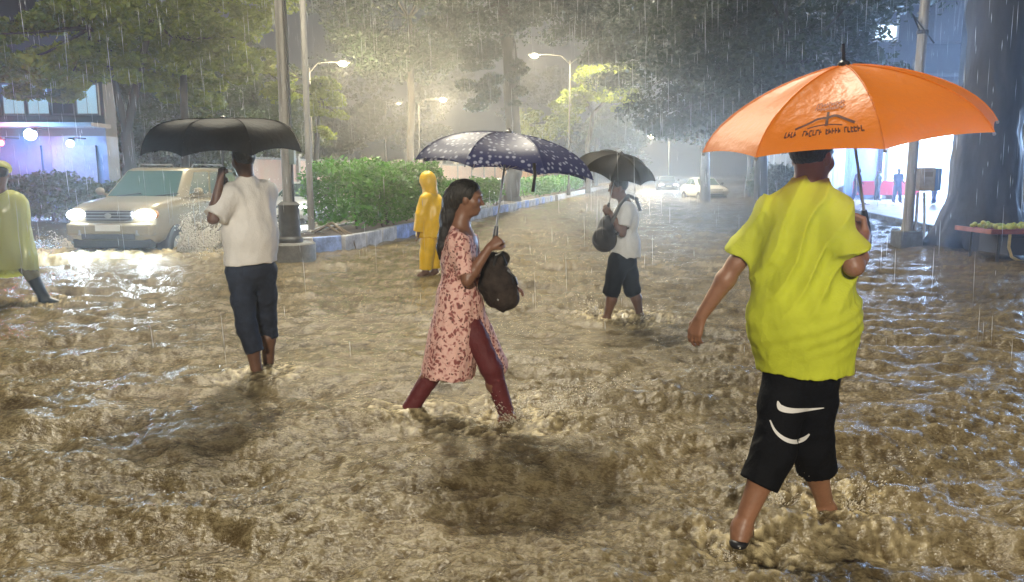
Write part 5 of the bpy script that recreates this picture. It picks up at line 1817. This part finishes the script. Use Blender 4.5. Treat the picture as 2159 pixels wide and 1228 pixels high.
# ================================================================== SPLASHES, RAIN, HAZE
M_SPLASH = mat('muddy_spray', (.92, .88, .80), .4, transl=.6)
M_SPLASHT = mat('tan_splash', (.78, .72, .60), .25, transl=.5)
def splash(name, jets, label, seed):
    """jets: (origin, direction, spread, length, count, size)"""
    rs = np.random.RandomState(seed)
    C, R, A = [], [], []
    tb = MB()
    for o, d, sp, L, n, sz in jets:
        o = np.asarray(o, float); d = np.asarray(d, float)
        k = 16                                     # ragged tongues of water
        dirs = d + rs.normal(size=(k, 3)) * sp
        for q in (dirs if seed < 3 else []):       # connected tongues
            ts = np.linspace(0, rs.uniform(.15, .6), 8)
            w0 = sz * rs.uniform(.3, .9)
            tb.tube([o + q * L * t - np.array([0, 0, .45 * L * t * t]) + rs.normal(size=3) * sz * 1.1 for t in ts], [w0 * (1.15 - t) * rs.uniform(.6, 1.3) for t in ts], 6)
        for i in range(n):
            dd = dirs[rs.randint(k)] + rs.normal(size=3) * sp * .35
            t = rs.uniform(0, 1) ** 1.3
            v = dd * L * t - np.array([0, 0, .45 * L * t * t]) + rs.normal(size=3) * .03 * L * (t + .15)
            p = o + v
            if p[2] < -.02: p[2] = abs(p[2]) * .3
            C.append(p); R.append(sz * (.12 + .7 * rs.uniform() ** 2) * (1.25 - t)); A.append(nrm(dd - np.array([0, 0, .9 * t])))
    C = np.array(C); R = np.array(R); A = np.array(A)
    iv = np.array([[1, 0, 0], [-1, 0, 0], [0, 1, 0], [0, -1, 0], [0, 0, 1], [0, 0, -1.]])
    fi = np.array([[0, 2, 4], [2, 1, 4], [1, 3, 4], [3, 0, 4], [2, 0, 5], [1, 2, 5], [3, 1, 5], [0, 3, 5]])
    n = len(C)
    L = np.einsum('vk,nk->nv', iv, A)
    V = C[:, None, :] + R[:, None, None] * (iv[None] + (rs.uniform(.3, 1.6, size=(n, 1, 1))) * L[:, :, None] * A[:, None, :])
    Fc = (np.arange(n)[:, None, None] * 6 + fi[None]).reshape(-1, 3)
    V = V.reshape(-1, 3)
    faces = [Fc]
    if tb.f:
        faces.append(np.array([f for f in tb.f if len(f) == 4], dtype=int) + len(V))
        V = np.concatenate([V, np.array(tb.v)])
    o = obj(name, mesh_np(name, V, faces), M_SPLASH if seed < 3 else M_SPLASHT)
    return tag(o, label, 'splash', kind='stuff')

cw = CAR_LOC + np.array([.95, -1.6, .12])
splash('splash', [(cw + [.0, -.1, 0], (.8, -.45, .85), .32, 1.35, 3200, .036), (cw + [.3, .5, 0], (1.1, -.2, .9), .34, 1.5, 3200, .036), (cw + [.1, -.4, 0], (.8, -.7, .5), .32, 1.1, 2200, .042),
                  (cw + [.8, .3, 0], (.8, -.2, .55), .40, 1.2, 2600, .042), (cw + [.2, .2, .1], (.5, -.3, .5), .5, .7, 1600, .03)],
       'fan of muddy spray thrown up beside the beige car', 1)
splash('splash', [(CAR_LOC + [-1.0, -1.7, .1], (-1.0, -.4, .6), .25, .8, 1400, .022), (CAR_LOC + [0, -2.5, .08], (0, -.8, .2), .5, .4, 900, .018)],
       'low bow wave and spray in front of the beige car', 2)
f = G(1078, 888)
splash('splash', [(f + [0, .0, .0], (.55, -.1, .9), .35, .34, 700, .011), (f + [.03, -.06, 0], (-.35, -.5, .6), .35, .34, 500, .010), (f + [.15, .0, 0], (1.1, -.1, .8), .3, .48, 700, .010)],
       'splash round the leading foot of the woman', 3)
f = G(1752, 1088); g2 = G(1640, 1090)
splash('splash', [(f + [.05, 0, 0], (.7, .1, .8), .4, .36, 700, .008), (g2, (.1, .1, .9), .6, .30, 700, .008), (G(1540, 1180), (-.5, -.2, .5), .45, .26, 500, .007)],
       'splash round the feet of the man in yellow', 4)
f = G(1262, 668); 
splash('splash', [(f, (-.5, -.1, .6), .35, .40, 500, .016), (G(1350, 680), (.4, -.2, .5), .35, .25, 140, .015)],
       'splash round the feet of the man with the bag', 5)

def rain():
    rs = np.random.RandomState(77)
    n = 7500
    Y = 5.5 + 40 * rs.uniform(0, 1, n) ** 1.1
    X = rs.uniform(-1, 1, n) * (Y * .80 + .6)
    Z = rs.uniform(0, 1, n) ** .7 * (2.6 + Y * .52)
    Ln = (.06 + .34 * rs.uniform(0, 1, n) ** 2) * (1 + Y * .06)
    R = rs.uniform(.0006, .0016, n) * (1 + Y * .12)
    sl = np.array([-.035, .0, 1.0])
    P0 = np.stack([X, Y, Z], 1)
    d = sl + rs.normal(size=(n, 3)) * np.array([.012, .012, 0])
    mid = P0 + d * (Ln * .5)[:, None]
    top = P0 + d * Ln[:, None]
    a = np.array([1.0, 0, 0]); b = np.array([-.5, .87, 0]); c = np.array([-.5, -.87, 0])
    V = np.stack([P0, mid + a * R[:, None], mid + b * R[:, None], mid + c * R[:, None], top], 1).reshape(-1, 3)
    f = np.array([[0, 2, 1], [0, 3, 2], [0, 1, 3], [4, 1, 2], [4, 2, 3], [4, 3, 1]])
    Fc = (np.arange(n)[:, None, None] * 5 + f[None]).reshape(-1, 3)
    m = mat('rain_drop', (.8, .82, .86), .2, transl=.5, spec=.6)
    o = obj('rain', mesh_np('rain', V, Fc), m)
    tag(o, 'heavy rain falling through the whole street', 'rain', kind='stuff')
rain()

hz = MB().box((0, 300, 12.4), (1640, 1040, 29.2)).build('haze', None, smooth=False)
tag(hz, 'rain mist hanging over the whole street', 'haze', kind='stuff')
hm = bpy.data.materials.new('rain_mist')
hm.use_nodes = True
nt = hm.node_tree
nt.nodes.remove(nt.nodes['Principled BSDF'])
pv = nt.nodes.new('ShaderNodeVolumePrincipled')
pv.inputs['Color'].default_value = (.93, .95, 1.0, 1)
pv.inputs['Density'].default_value = .0043
pv.inputs['Anisotropy'].default_value = .92
nt.links.new(pv.outputs[0], nt.nodes['Material Output'].inputs['Volume'])
hz.data.materials.append(hm)
